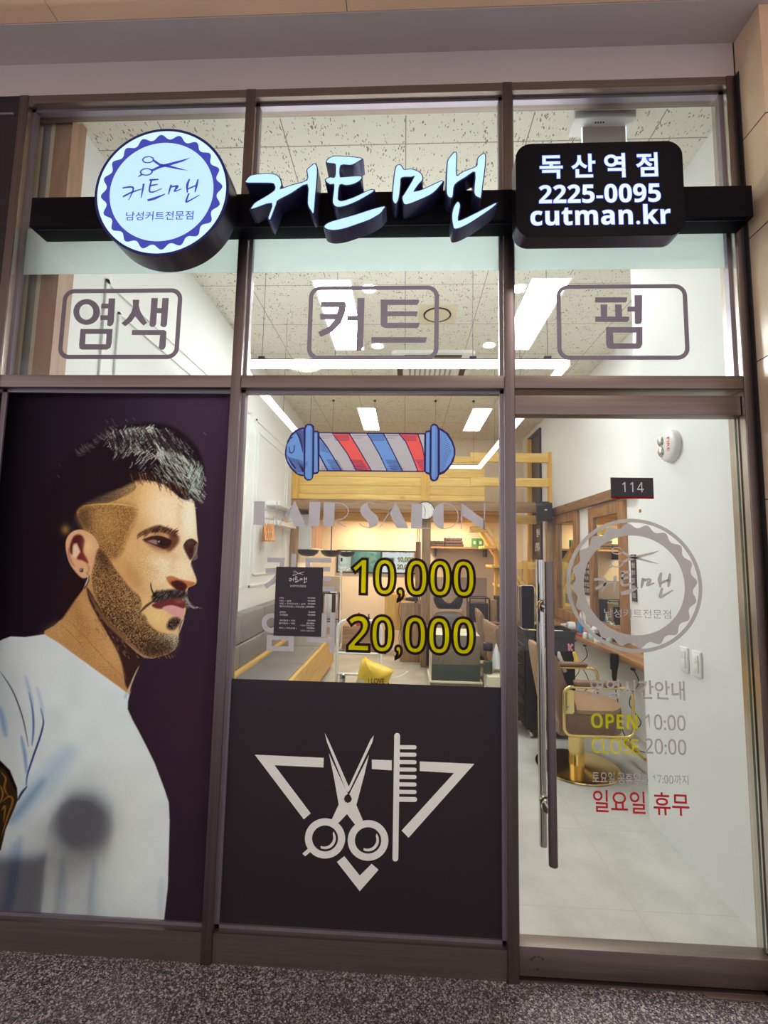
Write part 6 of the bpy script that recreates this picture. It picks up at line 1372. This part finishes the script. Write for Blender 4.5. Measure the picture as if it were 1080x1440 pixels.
outl = [bp_(510, 926), bp_(520, 929), bp_(538, 936), bp_(553, 942), bp_(550, 950), bp_(546, 962), bp_(540, 992), bp_(494, 984), bp_(500, 962)]
t = thing('yellow_bag', 'yellow plastic bag with printed words lying behind the black film edge', 'bag', (-.2, yb_, .456))
m = MB(); n = 12
cen = (sum(p[0] for p in outl)/len(outl), sum(p[1] for p in outl)/len(outl)); lo = closed_spline(outl, 3)
rings = [(1.0, .0), (.97, .022), (.8, .05), (.5, .066), (.15, .07)]
vs = []; N = len(lo)
for s, d in rings:
    for i, p in enumerate(lo): vs.append((cen[0]+(p[0]-cen[0])*s, yb_-d-.004*math.sin(i*1.7+s*9)*(s < .99), cen[1]+(p[1]-cen[1])*s))
for s, d in rings[1:]:
    for i, p in enumerate(lo): vs.append((cen[0]+(p[0]-cen[0])*s, yb_+d+.004*math.sin(i*1.3+s*7), cen[1]+(p[1]-cen[1])*s))
fs = []
for k in range(4):
    for i in range(N): fs.append((k*N+i, k*N+(i+1) % N, (k+1)*N+(i+1) % N, (k+1)*N+i))
fs.append(tuple(range(4*N, 5*N)))
for k in range(4):
    a0 = 0 if k == 0 else (4+k)*N; b0 = (5+k)*N
    for i in range(N): fs.append((a0+i, b0+i, b0+(i+1) % N, a0+(i+1) % N))
fs.append(tuple(range(8*N, 9*N))[::-1]); m.add(vs, fs); m.build('bag_body', 'yellow_bag', t, smooth=True)
f = flat(); q = [bp_(519, 951), bp_(541, 961)]
write(f, 'I LOVE', q[0][0], q[1][0], bp_(530, 957.5)[1], bp_(530, 950.5)[1], yb_-.0745, bold=.0); write(f, 'CLE', q[0][0], q[0][0]+.05, bp_(530, 966)[1], bp_(530, 960)[1], yb_-.0745); f.build('lettering', 'casing', t)
c = bp_(508, 958); f = flat(); f.sheet([circle(c[0], c[1], .035, 28)], yb_-.0735); f.build('pale_print', 'cream_carton', t)
p = bp_(547, 960); MB().box(p[0]-.012, p[0]+.0, yb_-.03, yb_-.012, p[1]-.012, p[1]+.006).build('clip', 'casing', t)
a, b = at(552, 953, y=1.9), at(574, 944, y=2.1)
MB().tube(spline([(bp_(549, 952)[0], yb_, bp_(549, 952)[1]), tuple(a), ((a.x+b.x)/2, 2.0, (a.z+b.z)/2-.012), tuple(b)], 6), .004, 8).build('strap', 'white_gloss', t, smooth=True, label='thin white strap')
bpy.context.view_layer.update()
